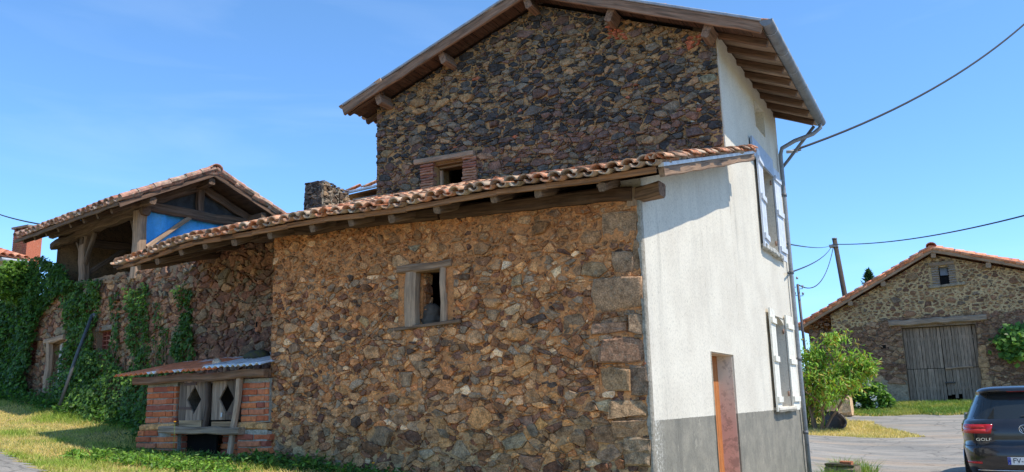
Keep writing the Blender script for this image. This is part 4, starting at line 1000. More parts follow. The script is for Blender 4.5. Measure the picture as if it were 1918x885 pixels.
def br_(a0, z0, a1, z1, g=.04, w_=.07, gg=None, c=(.25, .21, .17), s_=1, name='brace'):
    sub(shed, name, M['wood_dark'], lambda q: q.beam(S(a0, g, z0), S(a1, g if gg is None else gg, z1), w_, w_*1.1, c, seed=s_, jit=.006))
br_(A2, 3.72, A2-.36, 4.22, s_=3); br_(A2+.02, 3.80, A2+.24, 4.15, w_=.045, s_=4); br_(A2, 3.65, A2+.0, 4.15, gg=.75, g=.1, s_=5)
br_(AP+.05, 3.75, AP+.30, 4.22, w_=.05, s_=6)
sub(shed, 'eave_plate', M['wood_dark'], lambda q: q.beam(S(AP-.14, .03, 4.31), S(AP+1.9, .03, 4.27), .15, .14, (.26, .20, .155), seed=21, jit=.012))
sub(shed, 'eave_plate', M['wood_dark'], lambda q: q.beam(S(AP+1.93, .03, 4.26), S(6.3, .03, 4.22), .13, .13, (.20, .155, .12), seed=22, jit=.012))
sub(shed, 'tie_beam', M['wood_dark'], lambda q: q.beam(S(AP-.03, -.14, 4.38), S(AP-.03, 1.75, 4.36), .13, .15, (.29, .23, .185), seed=7, jit=.01))
sub(shed, 'tie_beam', M['wood_dark'], lambda q: q.beam(S(A2, -.02, 4.13), S(A2, 1.9, 4.10), .12, .14, (.17, .13, .10), seed=8, jit=.01))
sub(shed, 'king_post', M['wood_dark'], lambda q: q.beam(S(AP-.02, RG+.05, 4.40), S(AP-.02, RG+.05, 4.88), .11, .12, (.27, .21, .17), up=(0, 1, 0), seed=9))
sub(shed, 'truss_rafter', M['wood_dark'], lambda q: q.beam(S(AP-.01, .12, 4.44), S(AP-.01, RG+.02, 4.79), .10, .13, (.28, .22, .175), seed=10, jit=.012))
sub(shed, 'truss_rafter', M['wood_dark'], lambda q: q.beam(S(AP-.01, 1.75, 4.44), S(AP-.01, RG+.08, 4.79), .10, .13, (.27, .21, .17), seed=11, jit=.012))
sub(shed, 'brace', M['wood_grey'], lambda q: q.beam(S(AP-.05, .10, 3.80), S(AP-.05, .72, 4.31), .06, .07, (.32, .28, .24), seed=12, jit=.004))
# plastic sheets hanging behind the truss
def cloth(q, pts, nu, nv, amp, c, sc=7):
    A, B, C_, D_ = [np.array(p, float) for p in pts]; ids = []; nrm = D2
    for i in range(nu+1):
        row = []
        for j in range(nv+1):
            s_, t_ = i/nu, j/nv; p = (A*(1-s_)+B*s_)*(1-t_)+(D_*(1-s_)+C_*s_)*t_
            h = amp*(mnoise.noise(Vector((s_*sc+t_*2, t_*1.6, 3)))+.5*mnoise.noise(Vector((s_*sc*2.5-t_*5, t_*4, 8)))); row.append(q.vert(p+nrm*h, c))
        ids.append(row)
    for i in range(nu):
        for j in range(nv): q.face((ids[i][j], ids[i+1][j], ids[i+1][j+1], ids[i][j+1]), True)
sub(shed, 'blue_sheet', M['tarp'], lambda q: cloth(q, [S(AP+.05, .08, 3.5), S(AP+.05, 1.95, 3.5), S(AP+.05, 1.95, 4.30), S(AP+.05, .08, 4.33)], 26, 10, .09, (.08, .45, .97), 11))
sub(shed, 'grey_sheet', M['cloth'], lambda q: cloth(q, [S(AP+.07, .15, 4.36), S(AP+.07, 2.0, 4.34), S(AP+.07, 1.3, 4.66), S(AP+.07, RG-.1, 4.74)], 30, 6, .05, (.075, .078, .085), 14))
# roof
VA, VB = AP-.46, 6.40
srm = MB()
for (ga, gb) in ((GE+.02, RG), (RG, 2.3)):
    for k in range(9):
        a_, b_ = VA+.03+(VB-VA-.05)*k/9, VA+.03+(VB-VA-.05)*(k+1)/9-.008
        P0 = [S(a_, ga, sh_z(ga)-.10), S(b_, ga, sh_z(ga)-.10), S(b_, gb, sh_z(gb)-.10), S(a_, gb, sh_z(gb)-.10)]; P1 = [p+NZ*.02 for p in P0]
        srm.poly(P0, (.12, .085, .065)); srm.poly(P1[::-1], (.12, .085, .065))
roofs = srm.build('roof', M['wood_dark'], shed)
for i, a in enumerate(np.arange(VA+.35, VB, .42)):
    sub(roofs, 'rafter', M['wood_dark'], lambda q: q.beam(S(a, GE+.06, sh_z(GE+.06)-.15), S(a, RG, sh_z(RG)-.15), .06, .075, (.22, .17, .13), seed=i, jit=.005))
for i, (g, z) in enumerate(((-.02, 0), (RG, 0), (1.7, 0))):
    sub(roofs, 'purlin', M['wood_dark'], lambda q: q.beam(S(VA+.03, g, sh_z(g)-.20), S(VB-.1, g, sh_z(g)-.20), .10, .11, (.24, .185, .14), seed=i+80, jit=.008))
for (ga, gb) in ((GE, RG), (2.3, RG)): sub(roofs, 'verge_board', M['wood_dark'], lambda q: q.beam(S(VA, ga, sh_z(ga)-.10), S(VA, gb, sh_z(gb)-.10), .03, .07, (.24, .18, .14), seed=5, jit=.003))
sub(roofs, 'eave_board', M['wood_dark'], lambda q: q.beam(S(VA+.01, GE-.005, EZ-.085), S(VB, GE-.005, EZ-.10), .03, .06, (.27, .21, .16), seed=6, jit=.004))
TSs = tile_set(M['tile'], [(.52, .23, .15), (.58, .30, .20), (.46, .25, .18), (.52, .33, .24)], 8)
TSsm = [(a.mesh('roof_tile', M['tile']), b.mesh('roof_tile', M['tile'])) for a, b in TSs]
ncs = int((VB-VA)/.168)
lay_tiles(roofs, M['tile'], [(VA+.02+i*.168, -.04, RG-GE) for i in range(ncs)], lambda c, t: S(c, GE+t, sh_z(GE+t)-.075), 140, TSs, .29, seed=41, meshes=TSsm)
lay_tiles(roofs, M['tile'], [(VA+.02+i*.168, -.04, 2.3-RG) for i in range(ncs)], lambda c, t: S(c, 2.3-t, sh_z(2.3-t)-.075), 60, TSs, .29, seed=42, meshes=TSsm, prio=lambda ci, ri, kind, n: ci)
flat_m = []
for k in range(4):
    q = MB(); q.beam((0, 0, 0), (0, .30, 0), .11, .10, [(.46, .24, .17), (.38, .2, .15), (.5, .3, .22), (.42, .27, .2)][k], seg=2, jit=.003, bev=.35, seed=k); flat_m.append(q.mesh('verge_tile', M['tile']))
for (g0_, g1__, n) in ((GE, RG, 6), (2.26, RG, 6)):
    for i in range(n):
        ga = g0_+(g1__-g0_)*i/n; gb = g0_+(g1__-g0_)*(i+1)/n; p = S(VA-.01, ga, sh_z(ga)-.01+.012); q_ = S(VA-.01, gb, sh_z(gb)-.01-.0)
        uy = (q_-p); L = np.linalg.norm(uy); uy /= L; ux = -D2; uz = np.cross(ux, uy); uz = uz if uz[2] > 0 else -uz; ux = np.cross(uy, uz)
        inst(flat_m[i % 4], 'verge_tile', roofs, mat_from(p, ux, uy*(L/.30)*.985, uz))
for i, a in enumerate(np.arange(VA-.08, VB, .33)):
    uy = D2; uz = NZ; ux = np.cross(uy, uz); inst(TSsm[i % 8][0], 'ridge_tile', roofs, mat_from(S(a, RG, sh_z(RG)-.03), ux*1.3, uy, uz*1.3))
# inner walls so that it is dark inside
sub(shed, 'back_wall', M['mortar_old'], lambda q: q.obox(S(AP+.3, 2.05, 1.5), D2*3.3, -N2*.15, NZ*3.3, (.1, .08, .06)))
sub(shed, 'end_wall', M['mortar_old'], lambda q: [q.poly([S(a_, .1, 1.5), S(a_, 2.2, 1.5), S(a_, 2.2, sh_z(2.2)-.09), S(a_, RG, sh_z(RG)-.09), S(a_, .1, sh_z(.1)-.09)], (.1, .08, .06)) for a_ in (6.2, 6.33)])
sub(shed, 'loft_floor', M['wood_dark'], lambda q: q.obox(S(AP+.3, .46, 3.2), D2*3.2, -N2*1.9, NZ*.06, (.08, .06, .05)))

# ================================================================== chimney stub and low roof seen over the lean-to
stub = thing('ruined_chimney', 'broken rubble chimney stub behind the tiled lean-to roof', 'chimney', (-9.9, 11.6, 4.0))
ya_, yb_ = 11.4, 11.4
c0 = pw(571, 380, 11.4); c1 = pw(654, 345, 11.4); cz = pw(600, 339, 11.4)[2]
FC = ((0, 11.4, 0), (1, 0, 0), (0, -1, 0))
cm_ = wall_with_holes(FC, c0[0], pw(604, 345, 11.4)[0], lambda u: 3.9, lambda u: cz-.05+.03*mnoise.noise(Vector((u*9, 0, 0))), [], .06, .02, .5).build('chimney_face', M['crust'], stub)
place_stones(rubble(FC, [(c0[0], 4.2), (pw(604, 345, 11.4)[0], 4.2), (pw(604, 345, 11.4)[0], cz), (c0[0], cz)], [], [(.06, 100), (.045, 300)], 1.8, lambda u, v, r: .003, (.01, .04), lambda u, v, rr, r: pick(rr, [(2, (.06, .055, .055)), (1, (.12, .10, .085))]), 5), cm_, M['stone_dark'])
xc_ = pw(604, 345, 11.4)[0]; yb2 = at(653, 352, (xc_, 0, 0), NX)[1]
FS = ((xc_+.001, 0, 0), (0, 1, 0), (1, 0, 0)); hs2 = lambda u: cz-.04-.08*(u-11.4)/(yb2-11.4)+.04*mnoise.noise(Vector((u*7, 2, 0)))
cs_ = wall_with_holes(FS, 11.41, yb2, lambda u: 3.9, hs2, [], .06, .02, .3).build('chimney_side', M['crust'], stub)
place_stones(rubble(FS, [(11.42, 4.3), (yb2, 4.3), (yb2, cz-.06), (11.42, cz+.02)], [], [(.08, 100), (.05, 300), (.035, 600)], 1.6, lambda u, v, r: .012, (.01, .05), lambda u, v, rr, r: pick(rr, [(2, (.20, .17, .14)), (1, (.12, .09, .07)), (1, (.30, .22, .15))]), 6), cs_, M['stone_dark'])
sub(stub, 'top_course', M['stone_dark'], lambda q: q.beam((c0[0]+.01, 11.50, cz-.03), (xc_-.01, 11.50, cz-.04), .2, .05, (.10, .08, .07), jit=.02, seed=2, bev=.3))
backr = thing('rear_outbuilding', 'sliver of a red tiled roof with a zinc flashing left of the tall house', 'outbuilding', (-9.6, 14.5, .8))
p0 = pw(655, 362, 13.2); p1 = pw(712, 344, 13.2)
def brs(q):
    q.poly([(p0[0]-.2, 13.2, p0[2]-.04), (-8.0, 13.2, p1[2]+.02), (-8.0, 16, p1[2]+.1), (p0[0]-.2, 16, p0[2]-.4)], (.4, .2, .12)); q.box((p0[0], 13.3, 1), (-8.0, 15.9, p0[2]-.1), (.4, .35, .3))
sub(backr, 'roof', M['tile_clean'], brs)
sub(backr, 'flashing', M['zinc'], lambda q: q.beam((p0[0]-.1, 13.15, p0[2]-.0), (-8.0, 13.15, p1[2]+.03), .05, .05, (.55, .6, .66), jit=0))
for i in range(7):
    t_ = i/7; x = p0[0]-.1+( -8.0-p0[0]+.1)*t_
    inst(TSm[i][0], 'roof_tile', bpy.data.objects[[o.name for o in backr.children][0]], mat_from((x, 13.24, p0[2]+.045+(p1[2]-p0[2]+.02)*t_), (0, 1, 0), (1, 0, .25), (-.25, 0, 1)))

# ================================================================== THE BRICK HUTCH
hut = thing('brick_hutch', 'low brick animal hutch with a corrugated roof and two diamond-cut doors', 'hutch', (-7.4, 6.8, 1.03))
YH = 5.70; XF = (1.172, (0.0, 0.0, -.2666))
FH = ((0, YH, 0), (1, 0, 0), (0, -1, 0))
bc = [(.58, .155, .055), (.66, .20, .075), (.50, .125, .05), (.56, .18, .085), (.36, .10, .06)]
bk = []
for k in range(10):
    q = MB(); L = .19 if k < 5 else .095
    q.beam((0, 0, 0), (L-.010, 0, 0), .095, .047, bc[k % 5], seg=2, jit=.0015, bev=.10, seed=k); bk.append(q.mesh('brick', M['brick']))
rb = random.Random(12)
def mort(nm, x0, x1, z0, z1, y0, y1, c=(.42, .33, .22)):
    q = MB(); q.box((x0, y0, z0), (x1, y1, z1), c); return q.build(nm, M['crust'], hut)
pL = mort('pier', -7.115, -6.70, 1.45, 1.835, YH+.012, YH+.7); pR = mort('pier', -5.845, -5.515, 1.45, 1.835, YH+.012, YH+.7)
pLb = mort('pier', -7.175, -6.62, 1.0, 1.385, YH-.018, YH+.7); pRb = mort('pier', -5.845, -5.50, .9, 1.385, YH-.018, YH+.7)
def courses(parent, x0, x1, z0, n, y, wonky=0.0, miss=0.0, cst=.0585):
    for j in range(n):
        x = x0; z = z0+j*cst; first = j % 2
        while x < x1-.03:
            L = .095 if (first and x == x0) else .19
            if x+L > x1+.02: L = .095 if x1-x < .15 else x1-x
            k = rb.randrange(5)+(5 if L < .14 else 0); sx = min(1.0, (x1-x)/L) if x+L > x1 else 1
            if rb.random() > miss: inst(bk[k], 'brick', parent, Matrix.Translation((x+.004, y+.048+rb.gauss(0, .003+wonky), z)) @ Matrix.Rotation(rb.gauss(0, .01+wonky*2), 4, 'Z') @ Matrix.Rotation(rb.gauss(0, .008+wonky), 4, 'Y') @ Matrix.Scale(sx, 4, (1, 0, 0)))
            x += L
courses(pL, -7.115, -6.70, 1.482, 6, YH); courses(pR, -5.845, -5.515, 1.482, 6, YH)
courses(pLb, -7.175, -6.62, 1.07, 6, YH-.03, .004, .12); courses(pRb, -5.845, -5.495, .97, 7, YH-.03, .004, .05)
for yy in (YH+.0, YH+.19, YH+.38):
    for j in range(6): inst(bk[rb.randrange(5)], 'brick', pLb, Matrix.Translation((-6.655, yy+.02, 1.07+.0585*j)) @ Matrix.Rotation(math.pi/2, 4, 'Z'))
for x in np.arange(YH+.16, YH+.75, .19):   # left flank bricks
    for j in range(6): inst(bk[rb.randrange(5)], 'brick', pL, Matrix.Translation((-7.068, x, 1.482+.0585*j)) @ Matrix.Rotation(math.pi/2, 4, 'Z'))
for (x0, x1, s_) in ((-7.155, -6.70, 1), (-5.86, -5.50, 2)):
    sub(hut, 'stone_course', M['stone'], lambda q: q.beam((x0, YH+.06, 1.418), (x1, YH+.06, 1.418), .16, .066, (.40, .27, .14), seed=s_, jit=.006, bev=.25))
pier = mort('inner_pier', -6.22, -5.87, .95, 1.40, YH+.16, YH+.8, (.3, .2, .15)); courses(pier, -6.22, -5.87, 1.0, 7, YH+.13, .004, .05)
mort('hutch_floor', -6.70, -5.85, 1.392, 1.41, YH+.10, YH+.9, (.2, .17, .14)); 
q = MB(); q.box((-6.62, YH+.08, .9), (-6.22, YH+.10, 1.39), (.012, .01, .009)); q.build('dark_backing', M['dark'], hut); q = MB(); q.box((-6.7, YH+.82, .9), (-5.8, YH+.88, 1.84), (.03, .025, .02)); q.build('back_wall', M['dark'], hut)  # near-black plates put the shade inside the hutch into colour
q = MB(); q.box((-6.69, YH+.40, 1.41), (-5.86, YH+.42, 1.83), (.05, .04, .035)); q.build('inner_shade_plate', M['dark'], hut)  # near-black plate behind the doors, interior shade put into its colour
# timber: front beam under the roof, sill rail, posts
sub(hut, 'front_beam', M['wood'], lambda q: q.beam((-7.24, YH-.03, 1.865), (-5.50, YH-.03, 1.875), .10, .075, (.20, .13, .085), seed=3, jit=.004))
sub(hut, 'rail', M['wood_grey'], lambda q: q.beam((-6.80, YH-.055, 1.392), (-5.76, YH-.055, 1.372), .09, .062, (.26, .235, .20), seed=4, jit=.005))
sub(hut, 'post', M['wood_grey'], lambda q: q.beam((-5.915, YH-.05, 1.0), (-5.835, YH-.03, 1.85), .045, .05, (.33, .29, .25), up=(0, 1, 0), seed=5, jit=.005))
sub(hut, 'mullion', M['wood_dark'], lambda q: q.beam((-6.27, YH-.012, 1.40), (-6.245, YH-.012, 1.83), .035, .05, (.15, .12, .10), up=(0, 1, 0), seed=6))
def hdoor(x0, x1, lab, seed):
    z0, z1 = 1.475, 1.828; xm, zm = (x0+x1)/2+.01, 1.665; rx, rz = .095, .135; q = MB()
    n = 4; rr = random.Random(seed); d = None
    q.obox((x0, YH+.02, z0), (.004, 0, 0), (0, .015, 0), (0, 0, .02), (.3, .27, .24)); d = q.build('hutch_door', M['wood_grey'], hut, label=lab)
    for k in range(n):                                            # vertical boards, each cut by the diamond
        a, b = x0+(x1-x0)*k/n+.0015, x0+(x1-x0)*(k+1)/n-.0015; c = tuple(np.array((.25, .215, .18))*rr.uniform(.5, 1.5))
        def hh(x): return rz*max(0, 1-abs(x-xm)/rx)
        xs_ = sorted({a, b, *[x for x in (xm-rx, xm, xm+rx) if a < x < b]})
        bdm = MB()
        for u, v in zip(xs_[:-1], xs_[1:]):
            hu, hv = hh(u), hh(v)
            for (zl0, zl1, zh0, zh1) in (((z0, z0, zm-hu, zm-hv), (zm+hu, zm+hv, z1, z1)) if (hu or hv) else ((z0, z0, z1, z1),)):
                F_ = [(u, YH+.015, zl0), (v, YH+.015, zl1), (v, YH+.015, zh1), (u, YH+.015, zh0)]; B_ = [(p[0], p[1]+.018, p[2]) for p in F_]
                ids = [bdm.vert(p, c, (p[2]+k*3+seed, p[0], p[1])) for p in F_+B_]
                for f in ((0, 1, 2, 3), (7, 6, 5, 4), (0, 4, 5, 1), (1, 5, 6, 2), (2, 6, 7, 3), (3, 7, 4, 0)): bdm.face([ids[i] for i in f])
        bdm.build('board', M['wood'], d)
    return d
dL = hdoor(-6.672, -6.285, 'left diamond-cut hutch door of grey boards', 1); dR = hdoor(-6.235, -5.875, 'right diamond-cut hutch door of grey boards with a keyhole plate', 2)
sub(dL, 'bottom_strip', M['wood'], lambda q: q.obox((-6.63, YH-.01, 1.415), (.30, 0, 0), (0, .02, 0), (0, 0, .062), (.42, .34, .22)))
sub(dR, 'bottom_strip', M['wood'], lambda q: q.obox((-6.20, YH-.01, 1.415), (.29, 0, 0), (0, .02, 0), (0, 0, .045), (.36, .28, .18)))
sub(dR, 'keyhole_plate', M['metal'], lambda q: q.beam((-6.095, YH+.008, 1.50), (-6.095, YH+.008, 1.54), .018, .006, (.55, .53, .5), up=(0, 1, 0), jit=0))
for (a, b, c_, d_) in ((-6.66, 1.58, -6.50, 1.575), (-6.02, 1.52, -5.90, 1.515), (-6.60, 1.80, -6.44, 1.803)): sub(dL if a < -6.3 else dR, 'rusty_strap', M['metal'], lambda q: q.obox((a, YH+.006, b), (c_-a, 0, d_-b), (0, .007, 0), (0, 0, .025), (.10, .045, .03)))
# corrugated roof sheets
def hz(x, y): return 1.928+.012*(x+7.5)*0+(y-YH+.14)*.19+.012*math.sin((x+7)*1.3)
def corr(q, x0, x1, y0, y1, dz, cf, seed):
    nx = int((x1-x0)/.0095); ny = 10; rows = []
    for i in range(nx+1):
        x = x0+(x1-x0)*i/nx; row = []
        for j in range(ny+1):
            y = y0+(y1-y0)*j/ny+(.012*mnoise.noise(Vector((x*5, seed, 0))) if j in (0, ny) else 0)
            z = hz(x, y)+.011*math.sin(x*2*math.pi/.072)+dz+.006*mnoise.noise(Vector((x*3, y*3, seed)))
            row.append((q.vert((x, y, z), cf(x, y)), q.vert((x, y, z-.003), cf(x, y))))
        rows.append(row)
    for i in range(nx):
        for j in range(ny):
            a, b, c, d = rows[i][j], rows[i+1][j], rows[i+1][j+1], rows[i][j+1]
            q.face((a[0], b[0], c[0], d[0]), True); q.face((d[1], c[1], b[1], a[1]), True)
        q.face((rows[i][0][1], rows[i+1][0][1], rows[i+1][0][0], rows[i][0][0]))
def rust(x, y):
    n = mnoise.noise(Vector((x*6, y*6, 2))); e = (y-(YH-.14))/.95
    return (.92, .27, .12) if n > -.4 and e < .85+n*.2 else (.85, .80, .74)  # red and pale tones, both brightened in place of sunlight on the sheet
RSH = MB(); corr(RSH, -7.44, -6.06, YH-.14, YH+.72, 0, rust, 1); rs1 = RSH.build('roof_sheet', M['tin_rust'] if 'tin_rust' in M else M['tin'], hut, label='rusty red corrugated sheet')
RS2 = MB(); corr(RS2, -6.20, -5.48, YH-.15, YH+.74, .020, lambda x, y: (.82, .82, .82) if mnoise.noise(Vector((x*8, y*5, 7))) > -.3 else (.40, .36, .32), 3); RS2.build('roof_sheet', M['tin'], hut, label='bare grey corrugated sheet')
def rock(name, c, r, sx, sy, sz, col, label, cat, mat=None, group=None, seed=0, tgt=None):
    q = MB(); n, m_ = 10, 6; rows = []
    for j in range(m_+1):
        ph = math.pi*j/m_; row = []
        for i in range(n):
            th = 2*math.pi*i/n; d = np.array([math.sin(ph)*math.cos(th), math.sin(ph)*math.sin(th), math.cos(ph)])
            k = 1+.28*mnoise.noise(Vector(d*1.7)+Vector((seed*5, 0, 0)))+.12*mnoise.noise(Vector(d*4)+Vector((seed, 3, 0)))
            row.append(q.vert(np.array(c)+d*k*r*np.array([sx, sy, sz]), col))
        rows.append(row)
    for j in range(m_):
        for i in range(n): q.face((rows[j][i], rows[j+1][i], rows[j+1][(i+1) % n], rows[j][(i+1) % n]), True)
    o = q.build(name, mat or M['stone_moss'], None, center=True); return tag(o, label, cat, group)
def m_moss():
    t = NT('mossy_stone'); p = t.pos(); c = t.mix((.06, .05, .04), (.09, .085, .025), t.ramp(t.noise(p, 20, 6, .7), [(.45, 0.0), (.6, 1.0)])); return t.done(t.mix(c, t.col(), .1), t.bump(t.noise(p, 50, 6, .7), .8, .01))
M['stone_moss'] = m_moss()
rock('roof_stone', (-5.97, YH+.30, hz(-5.9, YH+.3)+.045), .11, 1.4, .8, .5, (.13, .12, .07), 'large mossy stone weighing down the hutch roof where the sheets meet', 'stone', seed=1, group='stones weighing down the hutch roof')
rock('roof_stone', (-5.60, YH+.62, hz(-5.6, YH+.6)+.05), .10, .9, .8, .7, (.15, .14, .12), 'dark stone on the hutch roof beside the big lean-to wall', 'stone', seed=2, group='stones weighing down the hutch roof')
rock('roof_stone', (-6.24, YH+.06, hz(-6.2, YH+.06)+.03), .05, 1.0, .8, .8, (.42, .40, .36), 'small pale stone on the rusty sheet near the roof edge', 'stone', M['stone'], seed=3, group='stones weighing down the hutch roof')
XF = None

# ================================================================== THE BARN ACROSS THE YARD
BY = 36.0
barn = thing('stone_barn', 'far stone barn with pale pointed gable, red tiles and big grey plank doors', 'barn', (-.5, BY+3, 1.2))
FB = ((0, BY, 0), (1, 0, 0), (0, -1, 0))
def pb(px, py, y=BY): q = pw(px, py, y); return np.array((q[0], q[2]))
bl, ba, br2 = pb(1497, 612), pb(1745, 466), pb(1918, 492)
sl = (ba[1]-bl[1])/(ba[0]-bl[0]); srr = (ba[1]-br2[1])/(br2[0]-ba[0]); srr = (srr+.34)/2
def bro(x): return ba[1]+.05-(sl*(ba[0]-x) if x < ba[0] else srr*(x-ba[0]))
BXL, BXR = bl[0]+.35, ba[0]+6.6
def btop(x): return bro(x)-.30
d0, d1_ = pb(1688, 615), pb(1845, 755); d2_ = pb(1827, 605)
DB = (d0[0]+.02, 1.05, (d2_[0]+d1_[0])/2-.0, d0[1]+.0)
w0, w1 = pb(1757, 500), pb(1780, 533); WB = (w0[0], w1[1], w1[0], w0[1]-.02)
# the gable face: lower brown part and upper pale pointed part differ in mortar
zs = pb(1760, 592)[1]
def zsplit(x): return zs+.12*mnoise.noise(Vector((x*1.7, 0, 0)))+(.0 if x > DB[0]-.6 else -.25*min(1.5, DB[0]-.6-x))
bw = wall_with_holes(FB, BXL, BXR, lambda u: .8, lambda u: min(zsplit(u), btop(u)), [(DB[0], .8, DB[2], DB[3])], .16, .02, .5, sc=3).build('gable_wall', M['mortar_barn_low'], barn)
bu = wall_with_holes(FB, BXL+.9, BXR, lambda u: min(zsplit(u), btop(u)-.05)+.004, btop, [WB], .16, .02, .5, sc=3, off=.012).build('gable_wall', M['mortar_barn'], barn)
BUP = [(2, (.20, .13, .09)), (1.5, (.14, .09, .07)), (1, (.24, .18, .12)), (.8, (.15, .13, .11)), (.5, (.32, .24, .15))]
BLO = [(2, (.19, .13, .095)), (1.5, (.15, .10, .08)), (1, (.23, .17, .12)), (.6, (.29, .23, .16))]
obp = [(BXL, .9), (BXR, .9), (BXR, btop(BXR)), (ba[0], btop(ba[0])), (BXL, btop(BXL))]
zz = pb(1660, 690)
def barn_cond(u, v, r, rr):
    if DB[0]-1.7 < u < DB[0] and v < 2.3+.2*math.sin(u*3): return False       # the rendered patch left of the door
    return True
sbu = rubble(FB, obp, [(DB[0]-.02, .8, DB[2]+.02, DB[3]+.16), (WB[0]-.30, WB[1]-.16, WB[2]+.28, WB[3]+.20)], [(.21, 130), (.15, 1300), (.105, 7000), (.07, 12000)], 1.8,
             lambda u, v, rr: (.018+.045*rr.random() if v > zsplit(u) else .004+.008*rr.random()), (.02, .05), lambda u, v, rr, r: pick(rr, BUP if v > zsplit(u) else BLO), 55, cond=barn_cond, jx=.012)
place_stones(sbu, bu, M['stone_barn'])
sub(barn, 'render_patch', M['mortar_grey'], lambda q: sheet(q, FB, DB[0]-1.75, DB[0]-.03, lambda u: .9, lambda u: 2.28+.2*math.sin(u*3), 12, 10, .02, (.3, .3, .3), 2, .03))
sub(barn, 'side_walls', M['mortar_barn_low'], lambda q: (q.box((BXL, BY+.5, .8), (BXL+.4, BY+10, btop(BXL)-.1)), q.box((BXR-.4, BY+.5, .8), (BXR, BY+10, btop(BXR)-.1)), q.box((BXL, BY+9.6, .8), (BXR, BY+10, btop(BXR)-.1))))
sub(barn, 'dark_backing', M['dark'], lambda q: q.box((DB[0]-.3, BY+.55, .8), (DB[2]+.3, BY+.6, DB[3]+.4), (.012, .01, .01)))  # near-black plate added behind the doors in place of interior shade
# the doors: planks one by one, lintel, wicket
def dxl(z): return DB[0]+(d1_[0]-d1_[0])+(z-DB[1])*0
dleft = MB(); dleft.box((DB[0]+.01, BY+.22, 1.2), (DB[0]+.03, BY+.24, 1.3), (.2, .2, .2)); 
xm = DB[0]+(DB[2]-DB[0])*.52
rb = random.Random(77)
for nm, xa, xb, lab in (('l', DB[0]+.01, xm-.01, 'left leaf of the grey plank barn doors'), ('r', xm+.01, DB[2]-.01, 'right leaf of the grey plank barn doors with a wicket')):
    fr = MB(); fr.box((xa, BY+.24, DB[3]-.5), (xb, BY+.29, DB[3]-.38), (.2, .2, .2)); fr.box((xa, BY+.24, 1.7), (xb, BY+.29, 1.82), (.2, .2, .2))
    leaf_ = fr.build('barn_door', M['wood_grey'], barn, label=lab)
    n = int((xb-xa)/.115); wd = (xb-xa)/n; zmid = pb(1760, 690)[1]
    for k in range(n):
        for (za, zb) in ((None, zmid-.01), (zmid+.01, DB[3]-.02)):
            if za is None: za = 1.22+rb.uniform(-.02, .05)+(rb.uniform(.1, .32) if (nm == 'r' and k in (0, 1, 2, 3)) else 0)
            g = rb.uniform(.75, 1.2)
            sub(leaf_, 'plank', M['wood_barn'] if 'wood_barn' in M else M['wood_grey'], lambda q: q.obox((xa+k*wd+.006, BY+.20+rb.uniform(0, .015), za), (wd-.012, 0, 0), (0, .03, 0), (rb.gauss(0, .004), 0, zb-za), (.235*g, .222*g, .21*g)))
    if nm == 'r':
        sub(leaf_, 'latch_bar', M['wood_grey'], lambda q: q.beam((xa+.02, BY+.17, zmid), (xa+.95, BY+.17, zmid+.02), .05, .06, (.3, .26, .22)))
        sub(leaf_, 'hasp', M['metal'], lambda q: q.beam((xa-.05, BY+.17, 1.95), (xa+.30, BY+.17, 1.95), .03, .05, (.06, .05, .045)))
ll = pb(1665, 608); lr = pb(1848, 596)
sub(barn, 'door_lintel', M['wood_grey'], lambda q: q.beam((ll[0], BY-.02, ll[1]+.02), (lr[0], BY-.02, lr[1]+.02), .3, .22, (.24, .225, .21), seed=2, jit=.012))
sub(barn, 'door_jamb', M['stone_barn'], lambda q: [q.beam((DB[2]+.12, BY-.0, 1.2+.42*k), (DB[2]+.12+.0, BY-.0, 1.6+.42*k), .26+.1*(k % 2), .12, (.30, .22, .14), up=(0, 1, 0), seed=k, jit=.01) for k in range(5)])
# small window with thin brick cheeks
wq = MB(); wq.beam((WB[0]-.30, BY-.03, WB[3]+.10), (WB[2]+.22, BY-.03, WB[3]+.12), .2, .13, (.22, .2, .18), seed=4); wn = wq.build('window', M['wood_grey'], barn, label='tiny barn window between thin grey brick cheeks')
sub(wn, 'sill', M['mortar_grey'], lambda q: q.beam((WB[0]-.42, BY-.04, WB[1]-.07), (WB[2]+.5, BY-.04, WB[1]-.02), .2, .10, (.4, .4, .4), seed=4))
sub(wn, 'curtain', M['cloth'], lambda q: q.box((WB[0]+.04, BY+.2, (WB[1]+WB[3])/2+.04), (WB[2]-.04, BY+.22, WB[3]), (.30, .33, .38)))
sub(wn, 'dark_backing', M['dark'], lambda q: q.box((WB[0]-.02, BY+.3, WB[1]-.02), (WB[2]+.02, BY+.32, WB[3]+.02), (.03, .03, .03)))
for sx, xc in ((0, WB[0]-.12), (1, WB[2]+.11)):
    for k in range(9):
        z = WB[1]+.02+k*.088
        sub(wn, 'brick', M['brick'], lambda q: q.beam((xc-.13, BY-.02, z), (xc+.12, BY-.02, z), .1, .06, (.25, .20, .165), seed=k, jit=.006, seg=2))
for (px, py) in ((1655, 650), (1860, 630), (1645, 745)):
    q_ = pb(px, py); sub(barn, 'putlog_hole_shade', M['dark'], lambda q: q.box((q_[0]-.09, BY-.045, q_[1]-.07), (q_[0]+.09, BY+.0, q_[1]+.07), (.015, .012, .01)))  # near-black blocks on the wall face paint the shade of the holes
